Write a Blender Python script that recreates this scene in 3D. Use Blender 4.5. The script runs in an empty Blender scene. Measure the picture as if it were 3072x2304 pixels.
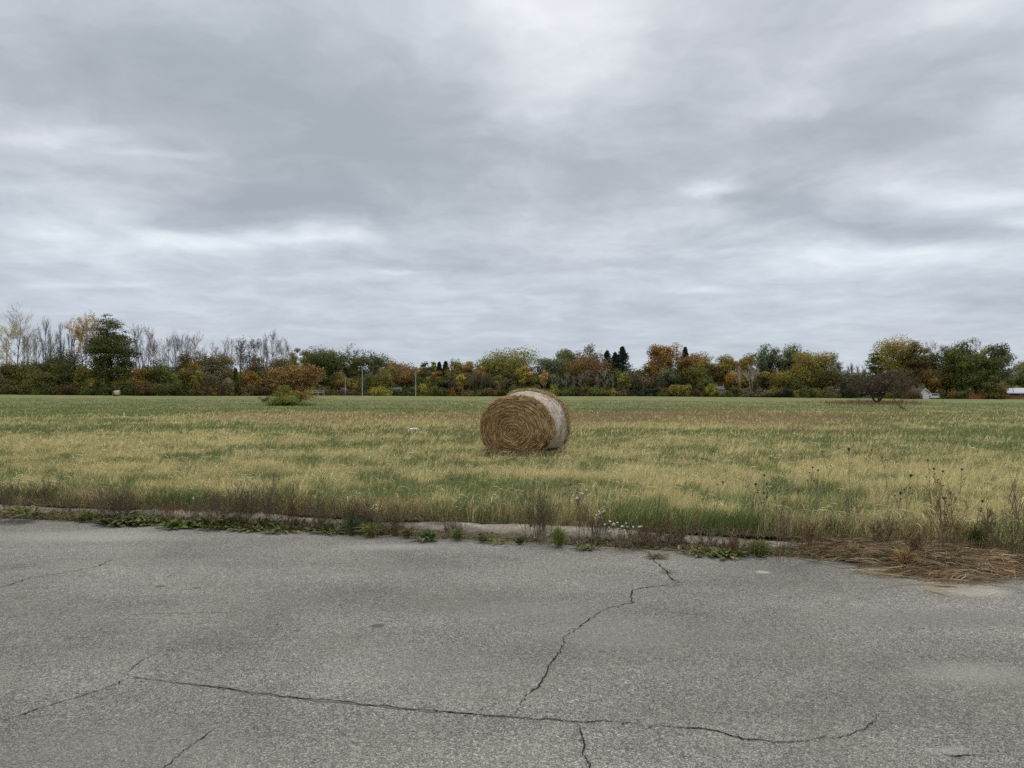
import bpy, math, random
import numpy as np
from mathutils import Vector

SC = bpy.context.scene
COL = SC.collection
R = math.radians
PI = math.pi

# ------------------------------------------------------------------ camera
FPX, HZ, CAMZ = 2308.0, 1176.0, 1.65          # focal length / horizon in photo pixels (3072 wide)
PITCH = math.atan((HZ - 1152.0) / FPX)
cam = bpy.data.cameras.new('camera')
cam.sensor_width = 36.0
cam.lens = 36.0 * FPX / 3072.0
cam.clip_start, cam.clip_end = 0.05, 9000.0
camo = bpy.data.objects.new('camera', cam)
COL.objects.link(camo)
camo.location = (0, 0, CAMZ)
camo.rotation_euler = (PI / 2 + PITCH, 0, 0)
SC.camera = camo

# ------------------------------------------------------------------ light
SUN_EL, SUN_AZ = R(56), R(12)
sun = bpy.data.lights.new('sun', 'SUN')
sun.energy = 1.0
sun.angle = R(28)
sun.color = (1.0, 0.92, 0.80)
suno = bpy.data.objects.new('sun', sun)
COL.objects.link(suno)
sd = Vector((math.sin(SUN_AZ) * math.cos(SUN_EL), math.cos(SUN_AZ) * math.cos(SUN_EL), math.sin(SUN_EL)))
suno.rotation_euler = sd.to_track_quat('Z', 'Y').to_euler()
suno.location = (0, 0, 60)

SC.view_settings.view_transform = 'Standard'
SC.view_settings.look = 'None'
SC.view_settings.exposure = 0.0
SC.view_settings.gamma = 1.0
SC.view_settings.use_curve_mapping = False
SC.cycles.max_bounces = 6
SC.cycles.diffuse_bounces = 3
SC.cycles.transparent_max_bounces = 8
SC.cycles.use_denoising = False


# ------------------------------------------------------------------ node helpers
class NT:
    def __init__(s, tree):
        s.t = tree; s.n = tree.nodes; s.l = tree.links

    def new(s, typ, **kw):
        n = s.n.new(typ)
        for k, v in kw.items():
            setattr(n, k, v)
        return n

    def put(s, sock, v):
        if v is None:
            return
        if isinstance(v, bpy.types.NodeSocket):
            s.l.new(v, sock)
        else:
            sock.default_value = v

    def math(s, op, a, b=None, c=None, clamp=False):
        n = s.new('ShaderNodeMath', operation=op); n.use_clamp = clamp
        for i, v in enumerate((a, b, c)):
            s.put(n.inputs[i], v)
        return n.outputs[0]

    def vec(s, op, a, b=None, scale=None):
        n = s.new('ShaderNodeVectorMath', operation=op)
        s.put(n.inputs[0], a)
        if b is not None: s.put(n.inputs[1], b)
        if scale is not None: s.put(n.inputs[3], scale)
        return n.outputs['Value'] if op in ('LENGTH', 'DOT_PRODUCT', 'DISTANCE') else n.outputs[0]

    def mix(s, f, a, b, blend='MIX'):
        n = s.new('ShaderNodeMix', data_type='RGBA', blend_type=blend)
        s.put(n.inputs[0], f); s.put(n.inputs[6], a); s.put(n.inputs[7], b)
        return n.outputs[2]

    def noise(s, vec, scale, detail=4, rough=.5, dist=0., out='Fac'):
        n = s.new('ShaderNodeTexNoise')
        s.put(n.inputs['Vector'], vec); n.inputs['Scale'].default_value = scale
        n.inputs['Detail'].default_value = detail; n.inputs['Roughness'].default_value = rough
        n.inputs['Distortion'].default_value = dist
        return n.outputs[out]

    def ramp(s, f, stops):
        n = s.new('ShaderNodeValToRGB')
        e = n.color_ramp.elements
        while len(e) < len(stops):
            e.new(.5)
        for k, (p, c) in zip(e, stops):
            k.position = p
            k.color = tuple(c) + (1,) if len(c) == 3 else c
        s.put(n.inputs[0], f)
        return n.outputs[0]

    def remap(s, v, a, b, c, d, clamp=True, interp='LINEAR'):
        n = s.new('ShaderNodeMapRange', interpolation_type=interp); n.clamp = clamp
        for i, x in enumerate((v, a, b, c, d)):
            s.put(n.inputs[i], x)
        return n.outputs[0]


# ------------------------------------------------------------------ sky
def ray(px, py):
    x, y = (px - 1536) / FPX, -(py - 1152) / FPX
    c, s_ = math.cos(PITCH), math.sin(PITCH)
    d = np.array([x, c - y * s_, s_ + y * c])
    return d / np.linalg.norm(d)


ZOFF = 0.13
def plan(px, py):
    d = ray(px, py)
    return d[0] / (d[2] + ZOFF), d[1] / (d[2] + ZOFF)


W = bpy.data.worlds.new('World')
SC.world = W
W.use_nodes = True
W.node_tree.nodes.clear()
w = NT(W.node_tree)
sky = w.new('ShaderNodeTexSky', sky_type='NISHITA')
sky.sun_disc = False
sky.sun_elevation = SUN_EL
sky.sun_rotation = SUN_AZ
sky.air_density, sky.dust_density, sky.ozone_density = 1.2, 3.0, 1.0
tc = w.new('ShaderNodeTexCoord')
sep = w.new('ShaderNodeSeparateXYZ'); w.l.new(tc.outputs['Generated'], sep.inputs[0])
zc = w.math('ADD', w.math('MAXIMUM', sep.outputs[2], 0.0), ZOFF)
cmb = w.new('ShaderNodeCombineXYZ')
w.put(cmb.inputs[0], w.math('DIVIDE', sep.outputs[0], zc))
w.put(cmb.inputs[1], w.math('DIVIDE', sep.outputs[1], zc))
P0 = cmb.outputs[0]
wob = w.vec('SUBTRACT', w.noise(P0, 1.3, 5, .55, 0, 'Color'), (.5, .5, .5))
P1 = w.vec('ADD', P0, w.vec('SCALE', wob, scale=.50))
n1 = w.noise(P1, .95, 9, .55)
n2 = w.noise(P1, 3.2, 8, .58)
# long cloud rolls lying across the view
mp = w.new('ShaderNodeMapping'); w.put(mp.inputs[0], P1); mp.inputs['Scale'].default_value = (.55, 1.35, 1); mp.inputs['Rotation'].default_value = (0, 0, R(-14))
n3 = w.noise(mp.outputs[0], .9, 5, .5)
val = w.math('ADD', .545, w.math('MULTIPLY', w.math('SUBTRACT', n1, .5), .75))
val = w.math('ADD', val, w.math('MULTIPLY', w.math('SUBTRACT', n2, .5), .80))
val = w.math('ADD', val, w.math('MULTIPLY', w.math('SUBTRACT', w.noise(P1, 8.0, 7, .58), .5), .22))
val = w.math('ADD', val, w.math('MULTIPLY', w.math('SUBTRACT', n3, .5), .38))
CLOUDS = [(1000, 480, 520, 230, -.42), (520, 260, 450, 170, -.25), (1280, 330, 240, 180, -.20), (760, 640, 330, 70, -.34),
          (640, 735, 330, 36, .46), (1010, 708, 150, 30, .32), (300, 415, 260, 32, .26), (110, 690, 170, 35, .28), (540, 462, 150, 16, .25),
          (1640, 130, 270, 220, .32), (1500, 40, 300, 80, .12), (1990, 170, 140, 130, -.14), (2560, 420, 400, 140, -.40), (2330, 620, 260, 80, -.28),
          (2680, 690, 280, 36, -.42), (2090, 565, 130, 22, .40), (2180, 640, 130, 36, .22), (2900, 588, 230, 36, .26), (2850, 60, 140, 90, .30),
          (3010, 390, 130, 60, .26), (2650, 775, 380, 36, .30), (1740, 560, 200, 90, -.24), (1150, 817, 90, 12, .34), (2090, 872, 120, 12, .30),
          (2330, 320, 180, 60, .22), (1500, 620, 200, 60, .10), (300, 860, 250, 14, .20), (3050, 680, 120, 20, .30), (1450, 800, 260, 24, -.16)]
for (cx, cy, rx, ry, amp) in CLOUDS:
    X, Y = plan(cx, cy)
    xr = abs(plan(cx + rx, cy)[0] - X)
    yr = abs(plan(cx, cy - ry)[1] - plan(cx, cy + ry)[1]) / 2
    d = w.vec('MULTIPLY', w.vec('SUBTRACT', P1, (X, Y, 0)), (1 / xr, 1 / yr, 0))
    q = w.vec('DOT_PRODUCT', d, d)
    g = w.math('DIVIDE', 1.0, w.math('ADD', 1.0, w.math('MULTIPLY', q, w.math('ADD', q, .4))))
    val = w.math('ADD', val, w.math('MULTIPLY', g, amp))
low = w.remap(sep.outputs[2], .0, .16, .45, 1.0)          # distance softens the cloud contrast towards the horizon
val = w.math('ADD', .50, w.math('MULTIPLY', w.math('SUBTRACT', val, .50), low))
cl = w.ramp(val, [(0, (.39, .43, .475)), (.22, (.45, .49, .538)), (.5, (.58, .622, .668)), (.78, (.74, .782, .822)), (1, (.885, .915, .945))])
# slight warm / cool drift between cloud masses
tint = w.ramp(w.noise(P0, .5, 2, .5), [(.35, (.985, 1.005, 1.01)), (.65, (1.015, .99, 1.01))])
cl = w.mix(1.0, cl, tint, 'MULTIPLY')
# overcast luminance: brighter overhead, a little dimmer and bluer at the horizon
zen = w.remap(sep.outputs[2], .46, .95, 1.0, 2.3, True, 'SMOOTHSTEP')
hz = w.ramp(sep.outputs[2], [(0, (.93, .97, 1.0)), (.12, (.93, .97, 1.01)), (.3, (1, 1, 1))])
cl = w.mix(1.0, cl, hz, 'MULTIPLY')
cl = w.vec('SCALE', cl, scale=w.math('MULTIPLY', zen, 10.0))
final = w.mix(.96, sky.outputs[0], cl)
bg = w.new('ShaderNodeBackground'); w.put(bg.inputs[0], final); bg.inputs[1].default_value = 0.1
wo = w.new('ShaderNodeOutputWorld'); w.l.new(bg.outputs[0], wo.inputs[0])
W.cycles.sampling_method = 'MANUAL'
W.cycles.sample_map_resolution = 512


# ------------------------------------------------------------------ materials
def material(name, rough=.85, spec=.2):
    m = bpy.data.materials.new(name); m.use_nodes = True
    t = NT(m.node_tree)
    b = t.n['Principled BSDF']
    b.inputs['Roughness'].default_value = rough
    b.inputs['Specular IOR Level'].default_value = spec
    return m, t, b


def plain(name, c1, c2, scale=8., rough=.8, spec=.2, stretch=(1, 1, 1), bump=0.):
    m, t, b = material(name, rough, spec)
    co = t.new('ShaderNodeTexCoord')
    mp = t.new('ShaderNodeMapping'); t.put(mp.inputs[0], co.outputs['Object']); mp.inputs['Scale'].default_value = stretch
    f = t.noise(mp.outputs[0], scale, 5, .6)
    t.put(b.inputs['Base Color'], t.mix(t.remap(f, .3, .7, 0, 1), tuple(c1) + (1,), tuple(c2) + (1,)))
    if bump:
        bn = t.new('ShaderNodeBump'); t.put(bn.inputs['Height'], f); bn.inputs['Strength'].default_value = bump
        t.put(b.inputs['Normal'], bn.outputs[0])
    return m


def leafmat(name, transl=.25, rough=.7, spec=.25, nscale=3., gain=1., warm=(1, 1, 1)):
    m, t, b = material(name, rough, spec)
    a = t.new('ShaderNodeAttribute', attribute_name='col')
    co = t.new('ShaderNodeTexCoord')
    f = t.remap(t.noise(co.outputs['Object'], nscale, 3), .25, .75, .8 * gain, 1.2 * gain)
    c = t.mix(1.0, t.vec('SCALE', a.outputs['Color'], scale=f), tuple(warm) + (1,), 'MULTIPLY')
    t.put(b.inputs['Base Color'], c)
    tr = t.new('ShaderNodeBsdfTranslucent'); t.put(tr.inputs[0], c)
    mx = t.new('ShaderNodeMixShader'); mx.inputs[0].default_value = transl
    t.l.new(b.outputs[0], mx.inputs[1]); t.l.new(tr.outputs[0], mx.inputs[2])
    t.l.new(mx.outputs[0], t.n['Material Output'].inputs[0])
    return m


M_LEAF = leafmat('foliage', gain=1.65, warm=(1.06, 1.0, .74))
M_GRASS = leafmat('grass_blade', .22, .6, .25, 1., 1., (1.0, 1.0, .92))
M_DRY = leafmat('dry_stem', .15, .8, .1, 5.)
M_HAY = leafmat('hay', .08, .9, .05, 9.)
M_BARK = leafmat('bark', 0., .9, .1, 6.)
M_PETAL = leafmat('petal', .3, .6, .2, 6.)


# ------------------------------------------------------------------ mesh helpers
class MB:
    """collects vertices, faces and vertex colours and links them as ONE mesh object"""
    def __init__(s):
        s.V = []; s.C = []; s.F = []; s.n = 0

    def add(s, V, F, c):
        V = np.asarray(V, float).reshape(-1, 3)
        c = np.asarray(c, float)
        if c.ndim == 1: c = np.tile(c[:3], (len(V), 1))
        s.V.append(V); s.C.append(c[:, :3])
        for f in (F if isinstance(F, list) else [F]):
            s.F.append(np.asarray(f, np.int64) + s.n)
        s.n += len(V)
        return s

    def build(s, name, mat, parent=None, smooth=False, xf=None):
        V = np.concatenate(s.V)
        if xf is not None: V = xf(V)
        C = np.concatenate(s.C)
        me = bpy.data.meshes.new(name)
        loops = np.concatenate([f.reshape(-1) for f in s.F]).astype(np.int32)
        sizes = np.concatenate([np.full(len(f), f.shape[1]) for f in s.F]).astype(np.int32)
        starts = np.concatenate([[0], np.cumsum(sizes)[:-1]]).astype(np.int32)
        me.vertices.add(len(V)); me.loops.add(len(loops)); me.polygons.add(len(sizes))
        me.vertices.foreach_set('co', V.astype(np.float32).ravel())
        me.loops.foreach_set('vertex_index', loops)
        me.polygons.foreach_set('loop_start', starts)
        at = me.attributes.new('col', 'FLOAT_COLOR', 'POINT')
        rgba = np.ones((len(V), 4), np.float32); rgba[:, :3] = C
        at.data.foreach_set('color', rgba.ravel())
        me.polygons.foreach_set('use_smooth', np.full(len(sizes), smooth))
        me.materials.append(mat)
        me.update(calc_edges=True); me.validate()
        o = bpy.data.objects.new(name, me)
        COL.objects.link(o)
        if parent: o.parent = parent
        return o


def tag(o, label=None, cat=None, group=None, kind=None):
    if label: o['label'] = label
    if cat: o['category'] = cat
    if group: o['group'] = group
    if kind: o['kind'] = kind
    return o


def thing(name, label, cat, loc, rz=0., group=None):
    o = bpy.data.objects.new(name, None); COL.objects.link(o)
    o.empty_display_size = .2
    o.location = loc; o.rotation_euler = (0, 0, rz)
    return tag(o, label, cat, group)


def unit(v):
    return v / np.maximum(np.linalg.norm(v, axis=-1, keepdims=True), 1e-9)


def tubes(mb, P, Rr, c, k=4):
    """P (N,n,3) polylines, Rr (N,n) radii -> tubes"""
    N, n = P.shape[:2]
    T = np.empty_like(P)
    T[:, 1:-1] = P[:, 2:] - P[:, :-2]; T[:, 0] = P[:, 1] - P[:, 0]; T[:, -1] = P[:, -1] - P[:, -2]
    T = unit(T)
    ref = np.where(np.abs(T[..., 2:3]) > .9, np.array([1., 0, 0]), np.array([0., 0, 1]))
    A = unit(np.cross(T, ref)); Bv = np.cross(T, A)
    th = np.arange(k) * 2 * PI / k
    V = P[:, :, None] + Rr[:, :, None, None] * (np.cos(th)[:, None] * A[:, :, None] + np.sin(th)[:, None] * Bv[:, :, None])
    idx = np.arange(N * n * k).reshape(N, n, k)
    F = np.stack([idx[:, :-1], np.roll(idx, -1, 2)[:, :-1], np.roll(idx, -1, 2)[:, 1:], idx[:, 1:]], -1).reshape(-1, 4)
    c = np.asarray(c, float)
    if c.ndim == 2: c = np.repeat(c, n * k, 0)
    mb.add(V.reshape(-1, 3), F, c)


def ribbons(mb, P, wd, c, rng, side=None):
    """thin strips: P (N,n,3), wd (N,n) half widths"""
    N, n = P.shape[:2]
    if side is None:
        T = unit(P[:, -1] - P[:, 0])
        side = unit(np.cross(T, rng.normal(size=(N, 3))))
    L = P - side[:, None] * wd[..., None]; Rt = P + side[:, None] * wd[..., None]
    V = np.stack([L, Rt], 2)
    idx = np.arange(N * n * 2).reshape(N, n, 2)
    F = np.stack([idx[:, :-1, 0], idx[:, :-1, 1], idx[:, 1:, 1], idx[:, 1:, 0]], -1).reshape(-1, 4)
    mb.add(V.reshape(-1, 3), F, np.repeat(c, n * 2, 0))


def leaves(mb, C, s, c, rng, asp=.75, up=0., out=None):
    """one quad per leaf clump at points C"""
    N = len(C)
    a = rng.normal(size=(N, 3)); a[:, 2] *= (1 - up); a = unit(a)
    if out is not None:                      # leaf clumps roughly face outwards, like real sprays
        nn = unit(out + rng.normal(0, .55, (N, 3)))
        a = unit(np.cross(nn, a)); b = np.cross(nn, a)
    else:
        b = unit(np.cross(a, rng.normal(size=(N, 3))))
    s = np.broadcast_to(s, (N,))[:, None] * rng.uniform(.6, 1.4, (N, 1))
    j = lambda: rng.uniform(.6, 1.1, (N, 1))
    V = np.stack([C - a * s * .5 * j(), C + b * s * .5 * asp * j(), C + a * s * .5 * j(), C - b * s * .5 * asp * j()], 1)
    F = np.arange(N * 4).reshape(N, 4)
    mb.add(V.reshape(-1, 3), F, np.repeat(c, 4, 0))


def pick(pal, n, rng, var=.18):
    pal = np.asarray(pal, float)
    c = pal[rng.integers(0, len(pal), n)]
    return np.clip(c * rng.uniform(1 - var, 1 + var, (n, 1)) * rng.uniform(.93, 1.07, (n, 3)), .002, .95)


def box(mb, x0, x1, y0, y1, z0, z1, c=(.5, .5, .5)):
    V = [(x0, y0, z0), (x1, y0, z0), (x1, y1, z0), (x0, y1, z0), (x0, y0, z1), (x1, y0, z1), (x1, y1, z1), (x0, y1, z1)]
    F = [(0, 3, 2, 1), (4, 5, 6, 7), (0, 1, 5, 4), (1, 2, 6, 5), (2, 3, 7, 6), (3, 0, 4, 7)]
    return mb.add(V, np.array(F), c)


def hash2(ix, iy, seed):
    h = (ix.astype(np.int64) * 374761393 + iy.astype(np.int64) * 668265263 + seed * 974711) & 0xffffffff
    h = ((h ^ (h >> 13)) * 1274126177) & 0xffffffff
    return ((h ^ (h >> 16)) & 0xffff) / 65535.0


def vnoise(x, y, seed=0):
    ix, iy = np.floor(x), np.floor(y)
    fx, fy = x - ix, y - iy
    fx = fx * fx * (3 - 2 * fx); fy = fy * fy * (3 - 2 * fy)
    a, b = hash2(ix, iy, seed), hash2(ix + 1, iy, seed)
    c, d = hash2(ix, iy + 1, seed), hash2(ix + 1, iy + 1, seed)
    return (a * (1 - fx) + b * fx) * (1 - fy) + (c * (1 - fx) + d * fx) * fy


def fbm(x, y, seed=0, oct=4):
    s = 0.; a = .5; t = 0.
    for i in range(oct):
        s = s + a * vnoise(x, y, seed + i * 17); t += a; a *= .55; x = x * 2.03; y = y * 2.03
    return s / t


# ------------------------------------------------------------------ terrain
EDGE_PX = [-900, -400, 0, 480, 800, 1000, 1400, 1900, 2340, 2700, 3072, 3500, 4000]
EDGE_Y = [230, 230, 235, 240, 270, 290, 300, 300, 290, 265, 245, 240, 240]
EDGE_PY = [1182.5, 1182.5, 1183, 1187, 1187, 1186, 1188.5, 1188, 1192, 1195.5, 1197.5, 1198.5, 1199]


def edge_y(px): return np.interp(px, EDGE_PX, EDGE_Y)


def ground(X, Y):
    X = np.asarray(X, float); Y = np.maximum(np.asarray(Y, float), 1.)
    px = 1536 + FPX * X / Y
    D = edge_y(px)
    zb = CAMZ - (np.interp(px, EDGE_PX, EDGE_PY) - HZ) * D / FPX - .06
    t = np.clip((Y - 15) / (D - 15), 0, 1)
    t = t * t * (3 - 2 * t) * .5 + t * .5
    return .10 + (zb - .10) * t


def at(px, py):
    """world point on the field seen at a photo pixel"""
    d = ray(px, py)
    z = .1
    for _ in range(40):
        t = (z - CAMZ) / d[2]
        X, Y = d[0] * t, d[1] * t
        z = float(ground(X, Y))
    return X, Y, z


def at0(px, py, z=0.):
    d = ray(px, py); t = (z - CAMZ) / d[2]
    return d[0] * t, d[1] * t


def zpix(py, Y): return CAMZ + (HZ - py) * Y / FPX
def xpix(px, Y): return (px - 1536) * Y / FPX


def kerb(X): return 8.48 - .2667 * X - .00381 * X * X      # the road edge, Y as a function of X
def kerb_t(X):
    s = -.2667 - .00762 * X
    n = np.sqrt(1 + s * s)
    return 1 / n, s / n                                       # unit tangent; normal into the field is (-ty, tx)


def kpt(X, wv):
    tx, ty = kerb_t(X)
    return X - ty * wv, kerb(X) + tx * wv


# colour of the sward: how much straw, how much brown seed grass
PATCH = [  # px, py, rx, ry, straw, brown
    (1950, 1254, 900, 30, .10, 1.0), (900, 1256, 420, 17, .55, .35), (1250, 1272, 450, 12, .45, .15), (2000, 1280, 600, 14, .40, .10),
    (2750, 1318, 620, 24, -.60, 0), (1300, 1302, 330, 12, -.35, 0), (700, 1226, 900, 16, -.25, 0), (1960, 1224, 900, 12, -.25, -.3),
    (300, 1328, 430, 16, .45, 0), (760, 1338, 170, 9, .40, 0), (60, 1365, 200, 14, .30, 0), (1700, 1420, 250, 25, .25, 0), (2650, 1420, 420, 40, .22, .18),
    (1650, 1312, 300, 10, -.35, 0), (500, 1395, 260, 20, -.12, 0), (1850, 1385, 500, 14, .20, 0), (2500, 1300, 350, 8, -.30, 0), (1000, 1440, 400, 25, .15, 0),
    (1950, 1480, 260, 20, .25, .1), (2700, 1520, 420, 30, .18, .22), (2100, 1352, 300, 10, .25, .0), (2850, 1268, 260, 10, -.2, -.5),
    (350, 1252, 240, 8, -.2, -.2)]


def sward(X, Y):
    px = 1536 + FPX * X / Y
    py = HZ + 1.55 * FPX / Y
    st = np.interp(py, [1176, 1215, 1240, 1300, 1350, 1450, 1700], [.20, .20, .22, .21, .205, .215, .23])
    br = np.zeros_like(st)
    wx = (fbm(X * .25, Y * .10, 91, 3) - .5)
    for (a, b, rx, ry, s, n) in PATCH:
        q = ((px - a) / rx + wx * .6) ** 2 + ((py - b) / ry + wx * 1.6) ** 2
        g = np.exp(-q)
        st = st + s * g; br = br + n * g
    far = np.clip(Y / 60., .5, 4)
    st = st + (fbm(X * .45, Y * .9, 5, 4) - .5) * 1.15 + (fbm(X * .10 + 9, Y * .22, 31, 3) - .5) * .7 / far
    st = st + ((fbm(X * 1.3 + 40, Y * 1.7, 63, 3) - .5) * 2.1 + (fbm(X * 3.4 + 4, Y * 3.4, 64, 3) - .5) * 2.2) * np.clip(24. / Y, 0, 1)
    br = br + (fbm(X * .16, Y * .3, 77, 3) - .62) * .5
    st = np.clip(.40 + (st - .40) * 1.7, .04, .93)
    return st, np.clip(br, 0, .92)


GREEN = np.array([(.200, .240, .082), (.230, .265, .095), (.165, .205, .075), (.265, .285, .105), (.190, .220, .100)])
STRAW = np.array([(.69, .585, .31), (.77, .67, .38), (.58, .485, .25), (.64, .56, .30), (.50, .42, .215)])
BROWN = np.array([(.36, .25, .145), (.30, .205, .11), (.42, .31, .175)])

# ------------------------------------------------------------------ setting
# far ground sheet
m_g, t, b = material('far_ground', .95, .05)
co = t.new('ShaderNodeTexCoord')
t.put(b.inputs['Base Color'], t.mix(t.noise(co.outputs['Object'], .05, 4), (.06, .075, .03, 1), (.13, .12, .055, 1)))
g = MB().add([(-4000, -4000, -1.2), (4000, -4000, -1.2), (4000, 4000, -1.2), (-4000, 4000, -1.2)], np.array([[0, 1, 2, 3]]), (.1, .1, .1)).build('ground', m_g)
tag(g, kind='structure')

# asphalt road
m_r, t, b = material('asphalt', .88, .22)
co = t.new('ShaderNodeTexCoord').outputs['Object']
v1 = t.new('ShaderNodeTexVoronoi'); t.put(v1.inputs['Vector'], co); v1.inputs['Scale'].default_value = 145.
v2 = t.new('ShaderNodeTexVoronoi'); t.put(v2.inputs['Vector'], co); v2.inputs['Scale'].default_value = 48.
sp = t.new('ShaderNodeSeparateColor'); t.put(sp.inputs[0], v1.outputs['Color'])
sp2 = t.new('ShaderNodeSeparateColor'); t.put(sp2.inputs[0], v2.outputs['Color'])
stone = t.ramp(sp.outputs[0], [(0, (.105, .10, .092)), (.25, (.18, .175, .16)), (.55, (.255, .25, .228)), (.85, (.35, .342, .314)), (.97, (.41, .40, .37)), (1, (.56, .55, .52))])
big = t.ramp(sp2.outputs[1], [(0, (.72, .72, .73)), (.5, (1, 1, 1)), (.93, (1.1, 1.09, 1.06)), (1, (1.45, 1.42, 1.36))])
c = t.mix(.8, stone, big, 'MULTIPLY')
gap = t.remap(v1.outputs['Distance'], .35, .75, 1.0, .55)                   # tar between the stones
c = t.vec('SCALE', c, scale=gap)
fine = t.remap(t.noise(co, 260, 2, .6), .3, .7, .82, 1.18)
c = t.vec('SCALE', c, scale=fine)
worn = t.remap(t.noise(co, .38, 6, .6, .6), .30, .70, .70, 1.24)
c = t.vec('SCALE', c, scale=worn)
mpw = t.new('ShaderNodeMapping'); t.put(mpw.inputs[0], co); mpw.inputs['Scale'].default_value = (.35, 1.6, 1); mpw.inputs['Rotation'].default_value = (0, 0, R(-14))
trk = t.remap(t.noise(mpw.outputs[0], .8, 4, .55), .3, .7, .82, 1.15)       # faint traffic bands along the road
c = t.vec('SCALE', c, scale=trk)
c = t.mix(t.remap(t.noise(co, 1.1, 5, .6), .45, .75, 0, .28), c, (.25, .24, .19, 1))   # greenish-tan dirt film
wobr = t.vec('SCALE', t.vec('SUBTRACT', t.noise(co, 9, 4, .6, 0, 'Color'), (.5, .5, .5)), scale=.10)
cw = t.vec('ADD', co, wobr)


def spot(px, py, rx, ry, colr, amt, c, sharp=4.):
    X, Y = at0(px, py)
    sx = rx * Y / FPX
    sy = abs(at0(px, py - ry)[1] - at0(px, py + ry)[1]) / 2
    d = t.vec('MULTIPLY', t.vec('SUBTRACT', cw, (X, Y, 0)), (1 / sx, 1 / sy, 0))
    q = t.vec('LENGTH', d)
    f = t.remap(q, 1 - 1 / sharp, 1 + 1 / sharp, amt, 0., True, 'SMOOTHSTEP')
    return t.mix(f, c, tuple(colr) + (1,))


for (px, py, rx, ry, colr, amt, sh) in [
        (480, 1759, 17, 3.5, (.07, .07, .065), .8, 5), (590, 1764, 14, 3, (.08, .08, .075), .7, 4), (560, 1768, 9, 2, (.09, .09, .08), .6, 4),
        (1132, 1877, 23, 5, (.075, .075, .07), .85, 5), (885, 1891, 12, 3, (.09, .09, .085), .7, 4),
        (2290, 1716, 20, 4, (.42, .40, .36), .75, 3), (2920, 1772, 95, 17, (.36, .34, .30), .75, 2.5), (2830, 1760, 80, 10, (.33, .31, .27), .6, 1.5),
        (2920, 2020, 150, 30, (.33, .32, .29), .45, 1.3), (2850, 2250, 70, 10, (.36, .36, .35), .45, 1.6), (2850, 1850, 260, 22, (.17, .17, .165), .45, 1.2),
        (250, 1610, 260, 14, (.34, .33, .29), .45, 1.2), (1180, 1640, 120, 8, (.38, .37, .34), .45, 1.3), (1560, 1830, 260, 30, (.20, .20, .185), .3, 1.1),
        (1900, 1900, 340, 40, (.19, .19, .18), .35, 1.1), (1300, 2000, 300, 50, (.20, .20, .19), .25, 1.1), (300, 2250, 420, 80, (.17, .17, .165), .35, 1.1)]:
    c = spot(px, py, rx, ry, colr, amt, c, sh)
c = t.mix(1.0, c, (1.12, 1.075, .995, 1), 'MULTIPLY')
t.put(b.inputs['Base Color'], c)
hgt = t.math('ADD', t.math('MULTIPLY', v1.outputs['Distance'], -1.0), t.math('MULTIPLY', sp.outputs[0], .5))
bn = t.new('ShaderNodeBump'); t.put(bn.inputs['Height'], hgt); bn.inputs['Strength'].default_value = .8; bn.inputs['Distance'].default_value = .006
t.put(b.inputs['Normal'], bn.outputs[0])
xs = np.linspace(-40, 40, 81)
Vr = []
for x in xs:
    ex, ey = kpt(x, .33)
    Vr += [(x, -30 , 0), (ex, ey, 0)]
Fr = np.array([[2 * i, 2 * i + 2, 2 * i + 3, 2 * i + 1] for i in range(80)])
road = MB().add(Vr, Fr, (.25, .25, .25)).build('road', m_r)
tag(road, kind='structure')


# cracks: jagged dark strips lying on the asphalt
m_c = plain('crack_dirt', (.012, .012, .011), (.035, .032, .028), 60, .95, .05)
m_cs = plain('crack_shoulder', (.10, .10, .092), (.17, .165, .15), 40, .95, .05)
rs = np.random.default_rng(7)


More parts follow.
